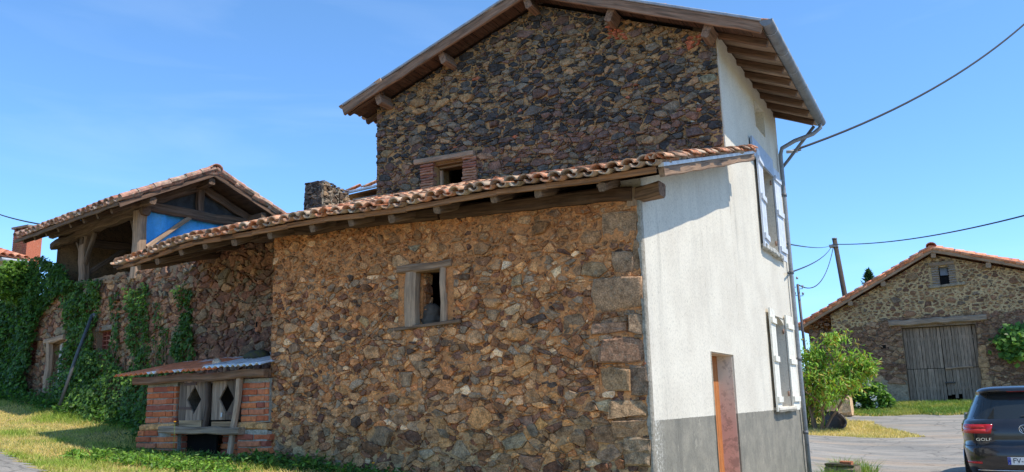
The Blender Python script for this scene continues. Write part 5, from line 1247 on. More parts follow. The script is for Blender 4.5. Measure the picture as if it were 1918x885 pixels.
# roof
VBN = BY-.40
brf = MB()
for a, b in ((bl[0]-.05, ba[0]), (ba[0], BXR+.4)):
    P0 = [(a, VBN, bro(a)-.12), (b, VBN, bro(b)-.12), (b, BY+10.2, bro(b)-.12), (a, BY+10.2, bro(a)-.12)]; P1 = [(p[0], p[1], p[2]+.03) for p in P0]
    brf.poly(P0, (.2, .16, .12)); brf.poly(P1, (.2, .16, .12))
brf_o = brf.build('roof', M['wood_dark'], barn)
for a, b in ((bl[0]-.05, ba[0]), (BXR+.4, ba[0])): sub(brf_o, 'barge_board', M['wood_grey'], lambda q: q.beam((a, VBN-.02, bro(a)-.16), (b, VBN-.02, bro(b)-.16), .05, .19, (.27, .225, .185), seed=3, jit=.004))
for px, py in ((1595, 577), (1655, 529), (1748, 476), (1850, 492)):
    q_ = pb(px, py); sub(brf_o, 'purlin_end', M['wood_grey'], lambda q: q.beam((q_[0], VBN-.0, bro(q_[0])-.36), (q_[0], BY+.1, bro(q_[0])-.36), .17, .2, (.25, .21, .17), seed=int(px)))
TSb = tile_set(M['tile_clean'], [(.66, .25, .14), (.72, .31, .18), (.60, .21, .12), (.74, .37, .24)], 6, L=.50, r0=.15, r1=.125)
TSbm = [(a.mesh('roof_tile', M['tile_clean']), b.mesh('roof_tile', M['tile_clean'])) for a, b in TSb]
xa_, xb_ = bl[0]-.08, BXR+.4
lay_tiles(brf_o, M['tile_clean'], [(VBN-.0+i*.33, -.03, ba[0]-xa_) for i in range(31)], lambda c, t: (xa_+t, c, bro(xa_+t)-.10), 100, TSb, .35, seed=61, meshes=TSbm, prio=lambda ci, ri, kind, n: ci*2-kind)
lay_tiles(brf_o, M['tile_clean'], [(VBN-.0+i*.33, -.03, xb_-ba[0]) for i in range(31)], lambda c, t: (xb_-t, c, bro(xb_-t)-.10), 120, TSb, .35, seed=62, meshes=TSbm, prio=lambda ci, ri, kind, n: ci*2-kind)
for i in range(28): inst(TSbm[i % 6][0], 'ridge_tile', brf_o, Matrix.Translation((ba[0], VBN-.1+i*.37, ba[1]+.02)) @ Matrix.Rotation(.04, 4, 'X') @ Matrix.Scale(1.3, 4))

# ================================================================== far left neighbour house
nb = thing('neighbour_house', 'pale house at the far left edge with red tiles, brick chimney and balcony rail', 'house', (-32, 17, 2))
def nbp(px, py, y=18.0): return pw(px, py, y)
a, b = nbp(-60, 480), nbp(24, 478)
sub(nb, 'wall', M['paint'], lambda q: q.box((a[0]-6, 11, 1), (b[0]-.4, 18.5, a[2]-.15), (.62, .60, .55)))
r0 = nbp(27, 478); r1 = nbp(-40, 452)
def nroof(q):
    q.poly([(r0[0], 10.6, r0[2]-.1), (r0[0], 18.7, r0[2]-.1), (r0[0]-7, 18.7, r0[2]+1.9), (r0[0]-7, 10.6, r0[2]+1.9)], (.5, .2, .12))
    q.poly([(r0[0], 10.6, r0[2]-.25), (r0[0], 18.7, r0[2]-.25), (r0[0]-7, 18.7, r0[2]+1.7), (r0[0]-7, 10.6, r0[2]+1.7)][::-1], (.3, .2, .15))
nro = MB(); nroof(nro); nroo = nro.build('roof', M['tile_clean'], nb)
nm_ = [tile_mesh(1, None, L=.5, r0=.13, r1=.11, col=[(.60, .22, .12), (.66, .30, .18), (.5, .17, .1)][k], seed=k).mesh('roof_tile', M['tile_clean']) for k in range(3)]
uyn = np.array([-7, 0, 2.0]); uyn /= np.linalg.norm(uyn)
for i in range(-24, 4):
    for j in range(10): inst(nm_[(i*5+j) % 3], 'roof_tile', nroo, mat_from(np.array((r0[0], 17.6+i*.28, r0[2]-.06))+uyn*j*.42, (0, -1, 0), uyn, np.cross((0, -1, 0), uyn)*1.0 if np.cross((0, -1, 0), uyn)[2] > 0 else -np.cross((0, -1, 0), uyn)))
ca_, cb_ = nbp(24, 462, 20), nbp(56, 424, 20)
cst = MB(); cst.box((ca_[0], 20, ca_[2]-6), (cb_[0]-.08, 20.6, cb_[2]-.12), (.45, .14, .08)); chn = cst.build('chimney', M['brick'], nb, label='red brick chimney with an open grey cap')
for j in range(12):
    for i in range(3): sub(chn, 'brick', M['brick'], lambda q: q.box((ca_[0]-.01+i*(cb_[0]-.06-ca_[0])/3, 19.985, ca_[2]-.55+j*.085), (ca_[0]-.02+(i+1)*(cb_[0]-.06-ca_[0])/3, 20.0, ca_[2]-.48+j*.085), (.50, .15+.02*(i % 2), .08)))
sub(chn, 'cap', M['mortar_grey'], lambda q: q.box((ca_[0]-.08, 19.92, cb_[2]-.02), (cb_[0], 20.68, cb_[2]+.06), (.3, .2, .2)))
sub(chn, 'cap_legs', M['brick'], lambda q: [q.box((x, y, cb_[2]-.13), (x+.1, y+.12, cb_[2]-.02), (.3, .1, .07)) for x in (ca_[0], (ca_[0]+cb_[0])/2-.1, cb_[0]-.18) for y in (20.0, 20.46)])
for (pa, pb_) in (((-40, 540), (22, 520)), ((-40, 556), (22, 538))):
    A_, B_ = nbp(*pa, 17), nbp(*pb_, 17); sub(nb, 'balcony_rail', M['metal'], lambda q: q.tube([A_, B_], .035, 6, (.62, .62, .6)))
sub(nb, 'window_shade', M['pane'], lambda q: q.box((nbp(0, 505)[0], 17.96, nbp(0, 520)[2]), (nbp(14, 500)[0], 17.99, nbp(10, 492)[2]), (.1, .1, .1)))
sub(nb, 'eave_gutter', M['zinc'], lambda q: q.tube([(r0[0]+.05, 17.5, r0[2]-.22), (r0[0]+.05, 18.7, r0[2]-.22)], .07, 6, (.4, .42, .45)))

# ================================================================== poles and wires
def ext(pxa, pxb, y, zg=None):
    a = pw(*pxa, y); b = pw(*pxb, y); d = (b-a); zg = g1(0, 44) if zg is None else zg; t = (zg-a[2])/d[2]; return a, a+d*t
pa_, pb2 = ext((1563, 449), (1583, 557), 50.0, 1.3)
pole = thing('utility_pole', 'leaning brown timber utility pole rising behind the barn roof', 'utility pole', tuple(pb2))
sub(pole, 'pole', M['wood_dark'], lambda q: q.tube([pb2-NZ*.2, (pa_+pb2)/2, pa_], .17, 10, (.13, .12, .11), r1=.125))
sub(pole, 'cap', M['metal'], lambda q: q.tube([pa_, pa_+NZ*.08], .14, 10, (.2, .2, .2)))
sub(pole, 'wire_clamp', M['metal'], lambda q: q.box(pa_+np.array((-.3, -.2, -.45)), pa_+np.array((.16, .2, -.30)), (.3, .3, .3)))
sa, sb = ext((1494, 533), (1504, 625), 33.0, 1.0)
post_ = thing('insulator_post', 'thin dark metal post topped with small insulators left of the barn roof', 'post', tuple(sb))
sub(post_, 'pole', M['metal'], lambda q: q.tube([sb, sa], .05, 8, (.07, .06, .06)))
for k, (dx, dz) in enumerate(((-.16, -.10), (.17, -.18), (-.13, -.42), (.16, -.45), (0, .16))):
    sub(post_, 'insulator', M['metal'], lambda q: (q.tube([sa+np.array((dx*.4, 0, dz)), sa+np.array((dx, 0, dz)), sa+np.array((dx, 0, dz+.05))], .014, 5, (.1, .1, .1)), q.tube([sa+np.array((dx, 0, dz+.04)), sa+np.array((dx, 0, dz+.13))], .04, 8, (.35, .33, .30))))
def wire(name, a, b, sag, r, label, c=(.03, .03, .032), n=24, cat='cable'):
    a, b = np.array(a, float), np.array(b, float)
    pts = [a+(b-a)*t-NZ*sag*4*t*(1-t) for t in np.linspace(0, 1, n)]
    q = MB(); q.tube(pts, r, 6, c); return tag(q.build(name, M['rubber']), label, cat)
wa = pf(1478, 285, X0+.12)
we_ = EYE+ray(1918, 22)*22.0; wd_ = we_-wa; wb = wa+wd_*1.25
wire('power_cable', wa, wb, .5, .022, 'thick black cable sweeping up right from the house corner')
ia = pf(1487, 284, X0+.20)
ins = MB(); ins.tube([ia-NX*.12+NZ*.01, ia+NX*.06-NZ*.005], .028, 10, (.62, .63, .65)); ins.tube([ia+NX*.06, ia+NX*.12+NZ*.01], .015, 8, (.2, .2, .2)); tag(ins.build('cable_clamp', M['paint']), 'small white cable clamp on the house corner by the downpipe', 'clamp')
pb_h = pf(1474, 457, X0+.08)
wt = pa_+np.array((-.1, -.1, -.28))
wire('power_cable', pb_h, wt, .12, .012, 'nearly level wire from the house downpipe to the leaning pole', (.06, .09, .12))
far = pw(1990, 385, 30.0); wire('power_cable', wt, far, .35, .028, 'long blue-grey wire rising gently right from the leaning pole', (.06, .09, .12))
wire('power_cable', wt, pf(1476, 512, X0+.08), .2, .014, 'wire slanting down left from the pole to the house', (.05, .06, .07))
wire('power_cable', wt-NZ*.2, sa+NZ*.0, .9, .022, 'slack wire from the leaning pole down to the insulator post', (.05, .05, .05))
la, lb_ = nbp(-60, 372, 20), p2(124, 417, -.4)
wire('power_cable', la, S(5.2, -.3, 4.30), .18, .016, 'black cable entering at the left edge towards the open shed roof')

# grey pole leaning on the old wall
t0 = p2(173, 590, .10); t1 = p2(113, 745, .55)
lp = MB(); lp.tube([t1-NZ*.12, (t0+t1)/2, t0], .026, 10, (.10, .10, .10)); lpo = lp.build('leaning_pole', M['metal'], None, center=True); tag(lpo, 'long grey metal pole leaning on the ivy-covered old wall', 'pole')
bk_ = MB(); bk_.tube([t0-NZ*.02, t0+np.array((.02, .10, .0))], .04, 8, (.2, .2, .2)); bk_.build('end_hook', M['metal'], lpo)

# crumpled grey sack in the lean-to window
q = MB(); sc_ = pw(808, 592, Y0+.17); n, m_ = 22, 14; rows = []
for j in range(m_+1):
    t = j/m_; row = []; rad = (.115*math.sin(math.pi*min(.97, .35+.62*t))**.6) if t < .95 else .03
    for i in range(n):
        th = 2*math.pi*i/n; k = rad*(1+.40*mnoise.noise(Vector((math.cos(th)*2.2, math.sin(th)*2.2, t*3)))+.26*mnoise.noise(Vector((math.cos(th)*7, math.sin(th)*7, t*6))))
        row.append(q.vert((sc_[0]+k*math.cos(th), Y0+.18+k*.8*math.sin(th), 2.325+.215*t+.015*mnoise.noise(Vector((th, t*5, 0)))), (.13, .10, .075)))
    rows.append(row)
for j in range(m_):
    for i in range(n): q.face((rows[j][i], rows[j][(i+1) % n], rows[j+1][(i+1) % n], rows[j+1][i]), True)
q.face(rows[-1]); tag(q.build('sack', M['cloth'], None, center=True), 'crumpled grey sack sitting in the small lean-to window', 'sack')

# ================================================================== VEGETATION
RNG = np.random.RandomState(7)
def unit(v): return v/np.maximum(np.linalg.norm(v, axis=1, keepdims=True), 1e-9)
def leaves(name, P, size, cols, mat, parent, facing=None, spread=.8, droop=.5, aspect=.75, kind='stuff', fold=.25):
    """many leaf-sized bent quads"""
    n = len(P); f = RNG.normal(0, 1, (n, 3))*spread
    if facing is not None: f = f+facing
    nrm = unit(f); d = RNG.normal(0, 1, (n, 3)); d[:, 2] -= droop*2; d -= nrm*(d*nrm).sum(1, keepdims=True); d = unit(d); sd_ = np.cross(nrm, d)
    s_ = (size*RNG.uniform(.6, 1.25, n))[:, None]
    A = P; B = P+d*s_*.5+sd_*s_*aspect*.5-nrm*s_*fold*.5; C = P+d*s_; D = P+d*s_*.5-sd_*s_*aspect*.5-nrm*s_*fold*.5; Mi = P+d*s_*.45
    V = np.stack([A, B, C, Mi, D], 1).reshape(-1, 3); k = np.arange(n)[:, None]*5
    F = np.vstack([k+np.array([0, 1, 2, 3]), k+np.array([0, 3, 2, 4])])
    pal_ = np.array(cols); c = pal_[RNG.randint(0, len(pal_), n)]*RNG.uniform(.7, 1.3, (n, 1))
    o = raw_mesh(name, V, F, np.repeat(c, 5, 0), mat, parent); 
    if kind: o['kind'] = kind
    return o
IVY = [(.07, .145, .025), (.05, .105, .02), (.10, .20, .032), (.08, .165, .03), (.16, .28, .045)]
def fbm(X, Y, s, seed=0): return np.array([mnoise.fractal(Vector((x*s, y*s, seed)), .7, 2, 3) for x, y in zip(X, Y)])
def ivy(label, pxpoly, dens, off, size=.065, thr=-.25, cols=IVY, seed=1, group=None, bulge=None, stems=6):
    uv = np.array([(lambda q: (-(q-O2)@D2, q[2]))(p2(*p)) for p in pxpoly]); lo, hi = uv.min(0), uv.max(0)
    area = (hi-lo).prod(); n = int(area*dens); C = RNG.uniform(lo, hi, (n, 2)); C = C[inpoly(C, [tuple(a) for a in uv])]
    f = fbm(C[:, 0], C[:, 1], 2.6, seed)+.25*fbm(C[:, 0], C[:, 1], 9, seed+4); C = C[f > thr]; f = f[f > thr]
    thick = np.clip((f-thr)*off*1.6, .015, off*1.5)*RNG.uniform(.2, 1, len(C))+.03
    if bulge is not None: thick = thick+bulge(C[:, 0], C[:, 1])*RNG.uniform(.35, 1, len(C))
    P = O2[None]-D2[None]*C[:, :1]+NZ[None]*C[:, 1:]+N2[None]*thick[:, None]
    mu = uv.mean(0); base = O2-D2*mu[0]+NZ*lo[1]
    t = thing('ivy', label, 'ivy', tuple(base), group=group)
    leaves('foliage', P, size, cols, M['leaf'], t, facing=N2+NZ*.5, spread=.55, droop=.9)
    q = MB(); rr = random.Random(seed)
    for k in range(stems):
        u = rr.uniform(lo[0]+.1*(hi[0]-lo[0]), hi[0]-.1*(hi[0]-lo[0])); pts = []
        zz = lo[1]
        while zz < lo[1]+(hi[1]-lo[1])*rr.uniform(.5, .85): pts.append(W2(u, zz, -.05)); u += rr.gauss(0, .04); zz += .15
        if len(pts) > 2: q.tube(pts, .010, 5, (.20, .14, .09), r1=.004)
    if q.v: q.build('stem', M['bark'], t)
    return t
ivy('broad ivy curtain hanging down the old wall between doorway and barred opening', [(128, 560), (140, 528), (198, 522), (188, 600), (180, 650), (200, 700), (165, 760), (128, 760), (130, 640)], 2300, .12, seed=2, thr=-.5)
ivy('thin sparse ivy strand right of the leaning grey pole', [(208, 560), (228, 545), (232, 600), (225, 700), (208, 680), (214, 610)], 1700, .06, seed=5, thr=-.35, size=.055)
ivy('pair of narrow ivy strands in the middle of the old wall', [(245, 535), (262, 545), (272, 530), (287, 535), (283, 600), (290, 700), (255, 730), (245, 640)], 2000, .09, seed=9, thr=-.4, size=.058)
ivy('bright narrow ivy strand just above the hutch roof', [(340, 540), (352, 530), (364, 545), (366, 600), (372, 640), (368, 695), (332, 695), (330, 650), (344, 600)], 2400, .09, seed=12, thr=-.45, size=.06, cols=[(.07, .15, .025), (.12, .23, .035), (.05, .11, .02)])
ivy('low ivy bank along the foot of the old wall left of the hutch', [(122, 760), (130, 700), (170, 660), (215, 650), (240, 690), (300, 700), (330, 690), (330, 800), (270, 800), (180, 790)], 1500, .16, seed=15, thr=-.55,
    bulge=lambda u, v: np.clip(.38-(v-1.5)*.42, 0, .4))
ivy('wispy ivy strand between hutch roof and lean-to corner', [(296, 560), (322, 590), (318, 690), (300, 700), (292, 640)], 1100, .05, seed=25, thr=-.15, size=.05)
# the big bush of ivy at the far end of the wall
bush = thing('ivy_bush', 'huge dark mass of ivy swallowing the far left end of the old wall', 'ivy', tuple(W2(-8.3, 1.8, -.2)))
poly_ = [(-70, 775), (-70, 560), (-30, 520), (0, 515), (25, 492), (60, 478), (100, 494), (122, 530), (108, 546), (80, 556), (60, 585), (48, 640), (40, 700), (38, 775)]
uv = np.array([(lambda q: (-(q-O2-N2*.25)@D2, q[2]))(p2(*p, .25)) for p in poly_]); lo, hi = uv.min(0), uv.max(0)
C = RNG.uniform(lo, hi, (34000, 2)); C = C[inpoly(C, [tuple(a) for a in uv])]
f = fbm(C[:, 0], C[:, 1], 1.4, 31)*.6+.5*fbm(C[:, 0], C[:, 1], 4.5, 35); C = C[f > -.8]; f = f[f > -.8]
dp_ = np.clip(.06+.24*(f+.6)+(C[:, 1] < 2.4)*.12, .03, .8)*RNG.uniform(.45, 1, len(C))
P = O2[None]-D2[None]*C[:, :1]+NZ[None]*C[:, 1:]+N2[None]*dp_[:, None]
leaves('foliage', P, .075, [(.05, .12, .022), (.075, .17, .03), (.04, .09, .02), (.12, .24, .04)], M['leaf'], bush, facing=N2+NZ*.7, spread=.6, droop=.8)
C2 = RNG.normal(0, 1, (6000, 3)); C2 = C2[(C2**2).sum(1) < 3]*[.20, .25, .24]+np.array(p2(30, 528, .25)); leaves('outer_foliage', C2, .075, [(.10, .20, .03), (.16, .28, .04), (.06, .13, .02)], M['leaf'], bush, facing=NZ*.8, spread=1, droop=.5)
sub(bush, 'stem', M['bark'], lambda q: [q.tube([W2(-8.1-.3*k, 1.75+.5*j, -.06-.02*j) for j in range(4)], .03, 6, (.2, .15, .1), r1=.012) for k in range(4)])

# grass
def blades(name, P, h, wdt, cols, lean_=.35, bend=1.0):
    n = len(P); a = RNG.uniform(0, 2*math.pi, n); s_ = np.c_[np.cos(a), np.sin(a), np.zeros(n)]; l = RNG.normal(0, lean_, (n, 3)); l[:, 2] = 0
    hh = (h*RNG.uniform(.5, 1.4, n))[:, None] if np.isscalar(h) else h[:, None]
    A = P-s_*wdt/2; B = P+s_*wdt/2; up1 = P+NZ*hh*.55+l*hh*.4; C = up1+s_*wdt*.3; D = up1-s_*wdt*.3; T = P+NZ*hh*.95+l*hh*1.15*bend
    V = np.stack([A, B, C, D, T], 1).reshape(-1, 3); k = np.arange(n)[:, None]*5
    F = np.vstack([k+np.array([0, 1, 2, 3]), k+np.array([3, 2, 4, 4])]); 
    F3 = np.vstack([k+np.array([0, 1, 2]), k+np.array([0, 2, 3]), k+np.array([3, 2, 4])])
    o = raw_mesh(name, V, F3, np.repeat(cols, 5, 0), M['grass']); return o
def on_ground(C, dz=-.01): return np.c_[C, gh(C[:, 0], C[:, 1])+dz]
def colmix(C, a, b, s, seed, sh=0, w_=.35):
    f = np.clip(fbm(C[:, 0], C[:, 1], s, seed)/w_*.5+.5+sh+RNG.normal(0, .18, len(C)), 0, 1)[:, None]; return (np.array(a)*(1-f)+np.array(b)*f)*RNG.uniform(.7, 1.3, (len(C), 1))
# bank of dry and green grass on the left
C = np.c_[RNG.uniform(-17, -5.0, 150000), RNG.uniform(3.6, 9.6, 150000)]
sid = (C[:, 1]-RA[1])-(RB[1]-RA[1])/(RB[0]-RA[0])*(C[:, 0]-RA[0])+fbm(C[:, 0], C[:, 1], 3, 6)*.12
dwall = (C-O2[None, :2])@N2[:2]
C = C[(sid > .02) & (dwall > .02) & ~((C[:, 0] > -6.5) & (C[:, 1] > Y0)) & ~((C[:, 0] > -8.4) & (C[:, 1] > 6.75))]
dwall = (C-O2[None, :2])@N2[:2]; dry = fbm(C[:, 0], C[:, 1], .9, 2); near = .35*np.exp(-((C[:, 0]+7.4)**2/3.0+(C[:, 1]-6.4)**2/.45))+np.exp(-dwall/.4)
cg = colmix(C, (.66, .50, .19), (.27, .36, .055), .9, 2, sh=-.02)*1.0; gsel = RNG.rand(len(C)) < np.clip(near*1.5, 0, .95); cg[gsel] = np.array((.10, .19, .03))*RNG.uniform(.6, 1.4, (gsel.sum(), 1))
hh = (.028+.035*np.clip(dry+.3, 0, 1)+.16*np.clip(near, 0, 1)*RNG.uniform(.3, 1, len(C)))*RNG.uniform(.5, 1.4, len(C))
gb = blades('grass', on_ground(C), hh, .009, cg, .45); tag(gb, 'patchy dry and green grass on the bank left of the hutch', 'grass', kind='stuff')
# right: dry island, verges, tufts
def right_grass(n, x0, x1, y0, y1, test, h, wd, a, b, label, seed, sh=0):
    C = np.c_[RNG.uniform(x0, x1, n), RNG.uniform(y0, y1, n)]; C = C[test(C)]
    o = blades('grass', on_ground(C), h, wd, colmix(C, a, b, .8, seed, sh), .4); tag(o, label, 'grass', kind='stuff')
right_grass(60000, -9, 2.5, 23.5, 31.5, lambda C: ~on_road(C) & (C[:, 1] < 31), .085, .02, (.70, .54, .25), (.50, .42, .15), 'dry straw-coloured grass on the island in front of the tree', 3, -.1)
right_grass(50000, -9, 6, 30.0, 35.9, lambda C: ~on_road(C), .14, .025, (.34, .34, .09), (.13, .22, .035), 'green verge of grass along the foot of the barn', 5, .35)
right_grass(3000, -2.25, -1.5, 12.5, 16.5, lambda C: C[:, 0] < -1.65+.12*np.sin(C[:, 1]*4), .28, .012, (.30, .32, .07), (.12, .24, .03), 'tall grass tufts at the far foot of the white house front', 8, .3)
# leafy weeds along the foot of the stone wall and hutch
def weed(label, C, h, size, cols, seed, group=None, stem=(.10, .15, .03)):
    t = thing('weed_patch', label, 'weeds', (float(C[:, 0].mean()), float(C[:, 1].mean()), g1(C[:, 0].mean(), C[:, 1].mean())), group=group)
    Z = gh(C[:, 0], C[:, 1]); q = MB(); P = []; rr = random.Random(seed)
    for (x, y), z in zip(C, Z):
        H = h*rr.uniform(.5, 1.2); dx, dy = rr.gauss(0, .3)*H, rr.gauss(0, .3)*H
        q.tube([(x, y, z-.02), (x+dx*.4, y+dy*.4, z+H*.5), (x+dx, y+dy, z+H)], .004, 4, stem, caps=False)
        for k in range(rr.randint(8, 15)):
            u = rr.uniform(.25, 1.02); P.append((x+dx*u+rr.gauss(0, size*.55), y+dy*u+rr.gauss(0, size*.55), z+H*u+rr.gauss(0, .01)))
    st_ = q.build('stems', M['leaf'], t, kind='stuff'); leaves('foliage', np.array(P), size, cols, M['leaf'], t, facing=NZ*1.2, spread=.6, droop=.35, aspect=.5)
GR = [(.06, .15, .025), (.09, .20, .03), (.04, .10, .02), (.13, .26, .04)]
weed('dark leafy weeds at the foot of the big rubble wall beside the hutch', np.c_[-6.5+1.9*RNG.uniform(0, 1, 150)**1.8, Y0-.06-RNG.uniform(0, .35, 150)], .12, .06, GR, 1)
weed('nettles and ferny weeds growing in front of the brick hutch', np.c_[RNG.uniform(-8.5, -6.5, 260), 6.58-RNG.uniform(0, .5, 260)], .075, .05, GR, 2)
weed('bright low weeds in the sun below the hutch', np.c_[RNG.uniform(-8.2, -6.0, 200), 6.0-RNG.uniform(0, .45, 200)], .09, .05, [(.16, .30, .04), (.22, .36, .05), (.10, .22, .03)], 3)
weed('tall dark weeds in the shaded corner left of the hutch', np.c_[RNG.uniform(-9.3, -8.5, 110), RNG.uniform(7.2, 7.9, 110)], .38, .08, GR, 4)
weed('green weeds along the shaded foot of the old wall', np.c_[(lambda u: O2[0]+D2[0]*u)(t_ := RNG.uniform(2.2, 8.6, 260)), O2[1]+D2[1]*t_-RNG.uniform(.08, .5, 260)], .20, .08, GR, 5)
def poppy(x, y, H, i):
    z = g1(x, y); q = MB(); q.tube([(x, y, z), (x+.01, y, z+H*.5), (x+.02, y-.01, z+H)], .003, 4, (.12, .18, .04)); o = q.build('wildflower', M['leaf'], None, center=True)
    tag(o, ['tallest thin-stemmed yellow wildflower before the dark hutch opening', 'small yellow wildflower by the big wall'][i], 'flower')
    b = MB(); [b.tube([(x+.02, y-.01, z+H), (x+.02+.012*math.cos(a), y-.01+.012*math.sin(a), z+H+.006)], .006, 5, (.65, .33, .03)) for a in np.linspace(0, 5.3, 6)]; b.build('flower_head', M['leaf'], o)
poppy(-7.35, 6.25, .40, 0); poppy(-4.93, 6.45, .16, 1)

# trees and shrubs
def grow(q, p, d, L, r, depth, tips, rr, up=.25, spread=.55, c=(.2, .15, .1)):
    n = 4; pts = [np.array(p)]; dd = np.array(d, float)
    for i in range(n):
        dd = dd+np.array([rr.gauss(0, .12), rr.gauss(0, .12), rr.gauss(0, .06)+up*.1]); dd /= np.linalg.norm(dd); pts.append(pts[-1]+dd*L/n)
        if depth <= 2: tips.append((pts[-1], depth))
    q.tube(pts, r, 6, c, r1=r*.6, caps=False)
    if depth > 0:
        for k in range(rr.choice((2, 3, 3))):
            nd = dd+np.array([rr.gauss(0, spread), rr.gauss(0, spread), rr.gauss(0, spread*.6)+up]); nd /= np.linalg.norm(nd)
            grow(q, pts[rr.choice((2, 3, 4))], nd, L*rr.uniform(.6, .85), r*.58, depth-1, tips, rr, up, spread, c)
tb = pg(1535, 806)
tree = thing('garden_tree', 'small bushy light green tree with several thin stems beside the yard', 'tree', tuple(tb))
q = MB(); tips = []; rr = random.Random(4)
for k in range(5):
    a = k*1.3; grow(q, tb+np.array((.12*math.cos(a), .12*math.sin(a), -.05)), (math.cos(a)*.45+.12, math.sin(a)*.4, 1), .95, .055, 3, tips, rr, .12, .55, (.19, .15, .115))
q.build('trunk', M['bark'], tree)
tp = np.array([t[0] for t in tips]); ctr = tb+np.array((.45, 0, 1.75))
keep_ = (((tp-ctr)/np.array((1.55, 1.4, 1.2)))**2).sum(1) < 1.15; tp = tp[keep_]
top_c = []
for x_, y_, z_, r_ in ((1540, 668, .0, .5), (1575, 650, -.2, .48), (1600, 672, .2, .45), (1545, 700, -.3, .5), (1515, 665, .1, .45), (1610, 690, .1, .40), (1580, 700, .4, .45), (1520, 700, .2, .42), (1590, 720, -.3, .3), (1560, 637, 0, .3), (1623, 690, 0, .25), (1505, 735, .0, .35)):
    cc = at(x_, y_, (0, tb[1]+z_, 0), NY); top_c.append(cc+RNG.normal(0, 1, (560, 3))*r_*np.array((.55, .55, .42)))
cl_ = np.vstack(top_c)
f = np.array([mnoise.fractal(Vector(p)*2.2, .7, 2, 3) for p in cl_]); cl_ = cl_[f > .0]
P = np.vstack([np.repeat(tp, 5, 0)+RNG.normal(0, .12, (len(tp)*5, 3)), cl_])
leaves('crown', P, .17, [(.22, .36, .045), (.30, .46, .06), (.14, .26, .035), (.34, .46, .08), (.40, .28, .06)], M['leaf'], tree, facing=NZ*.6, spread=.8, droop=.9, aspect=.32)
ys_ = pg(1512, 803); t = thing('garden_shrub', 'yellow-green shrub under the left side of the small tree', 'shrub', tuple(ys_))
P = ys_+np.array((0, .3, .55))+RNG.normal(0, 1, (1300, 3))*np.array((.30, .3, .34)); P = P[P[:, 2] > ys_[2]+.03]
leaves('foliage', P, .13, [(.20, .30, .04), (.45, .40, .05), (.13, .24, .03)], M['leaf'], t, facing=NZ*.4, droop=.2, aspect=.3)
sub(t, 'stems', M['bark'], lambda q: [q.tube([ys_, ys_+np.array((.25*math.cos(a), .25*math.sin(a)+.2, .8))], .012, 5, (.15, .16, .06)) for a in np.linspace(0, 6, 8)])
hy = pg(1612, 768); t = thing('hydrangea_bush', 'rounded hydrangea bush with pale blue flower heads in front of the barn', 'shrub', tuple(hy))
hc = []
for x_, y_, r_ in ((1585, 740, .45), (1612, 728, .5), (1640, 738, .45), (1600, 755, .5), (1632, 757, .45), (1572, 725, .35), (1655, 752, .3), (1590, 715, .3)):
    cc = at(x_, y_, (0, hy[1]-.4, 0), NY); v = unit(RNG.normal(0, 1, (420, 3)))*RNG.uniform(.55, 1.0, (420, 1))*r_; hc.append(cc+v)
P = np.vstack(hc); P = P[P[:, 2] > hy[2]+.02]
leaves('foliage', P, .17, [(.09, .18, .03), (.13, .26, .04), (.06, .12, .02), (.20, .36, .06)], M['leaf'], t, facing=NZ*.7, spread=.6, droop=.5, aspect=.65)
for k in range(15):
    c_ = P[RNG.randint(len(P))]+np.array((0, -.12, .08)); pp = c_+unit(RNG.normal(0, 1, (46, 3)))*.085
    leaves('flower_head', pp, .05, [(.50, .58, .78), (.62, .66, .80), (.55, .52, .72)], M['leaf'], t, facing=NZ*.2, spread=1, droop=0, aspect=1, kind=None)
sub(t, 'stems', M['bark'], lambda q: [q.tube([hy, hy+np.array((.7*math.cos(a), -.4+.3*math.sin(a), .8))], .015, 5, (.18, .14, .09)) for a in np.linspace(0, 6, 9)])
# vine on the barn
vn = thing('grape_vine', 'leafy vine spilling over the barn wall right of the doors', 'vine', (pb(1905, 640)[0], BY-.1, 1.2))
vc = []
for x_, y_, r_, n_ in ((1900, 632, .26, 200), (1918, 628, .34, 380), (1876, 636, .12, 60), (1910, 642, .25, 150), (1885, 648, .10, 60), (1945, 640, .5, 500), (1887, 664, .07, 40)):
    cc = at(x_, y_, (0, BY-.25, 0), NY); vc.append(cc+RNG.normal(0, 1, (n_, 3))*np.array((r_, .15, r_*.6)))
leaves('foliage', np.vstack(vc), .22, [(.05, .12, .02), (.09, .20, .03), (.20, .34, .05)], M['leaf'], vn, facing=-NY+NZ*.6, spread=.5, droop=.8, aspect=.95)
sub(vn, 'stem', M['bark'], lambda q: q.tube([(pb(1950, 700)[0], BY-.12, 1.1), (pb(1945, 660)[0], BY-.14, 2.4), (pb(1915, 635)[0], BY-.14, 3.3), (pb(1880, 635)[0], BY-.14, 3.3)], .035, 6, (.16, .12, .09)))
# conifer tip behind the barn
cn = at(1630, 545, (0, 62, 0), NY); ct = thing('conifer', 'dark conifer tip peeping over the barn roof', 'tree', (cn[0], 62, 1.4))
sub(ct, 'trunk', M['bark'], lambda q: q.tube([(cn[0], 62, 1.4), (cn[0]+.1, 62, 8), tuple(at(1630, 508, (0, 62, 0), NY))], .22, 8, (.12, .09, .07), r1=.03))
tt = at(1630, 508, (0, 62, 0), NY)[2]; zz_ = RNG.uniform(3.0, tt, 6000)**1; rad = np.clip((tt-zz_)*.42, 0, 2.4)*RNG.uniform(.1, 1, 6000)*(0.75+.25*np.sin(zz_*7)); an = RNG.uniform(0, 6.283, 6000)
leaves('crown', np.c_[cn[0]+rad*np.cos(an), 62+rad*np.sin(an), zz_-rad*.1], .34, [(.03, .07, .035), (.05, .10, .045), (.025, .055, .03)], M['leaf'], ct, spread=1, droop=.2, aspect=.25)
bt = pg(1625, 790)
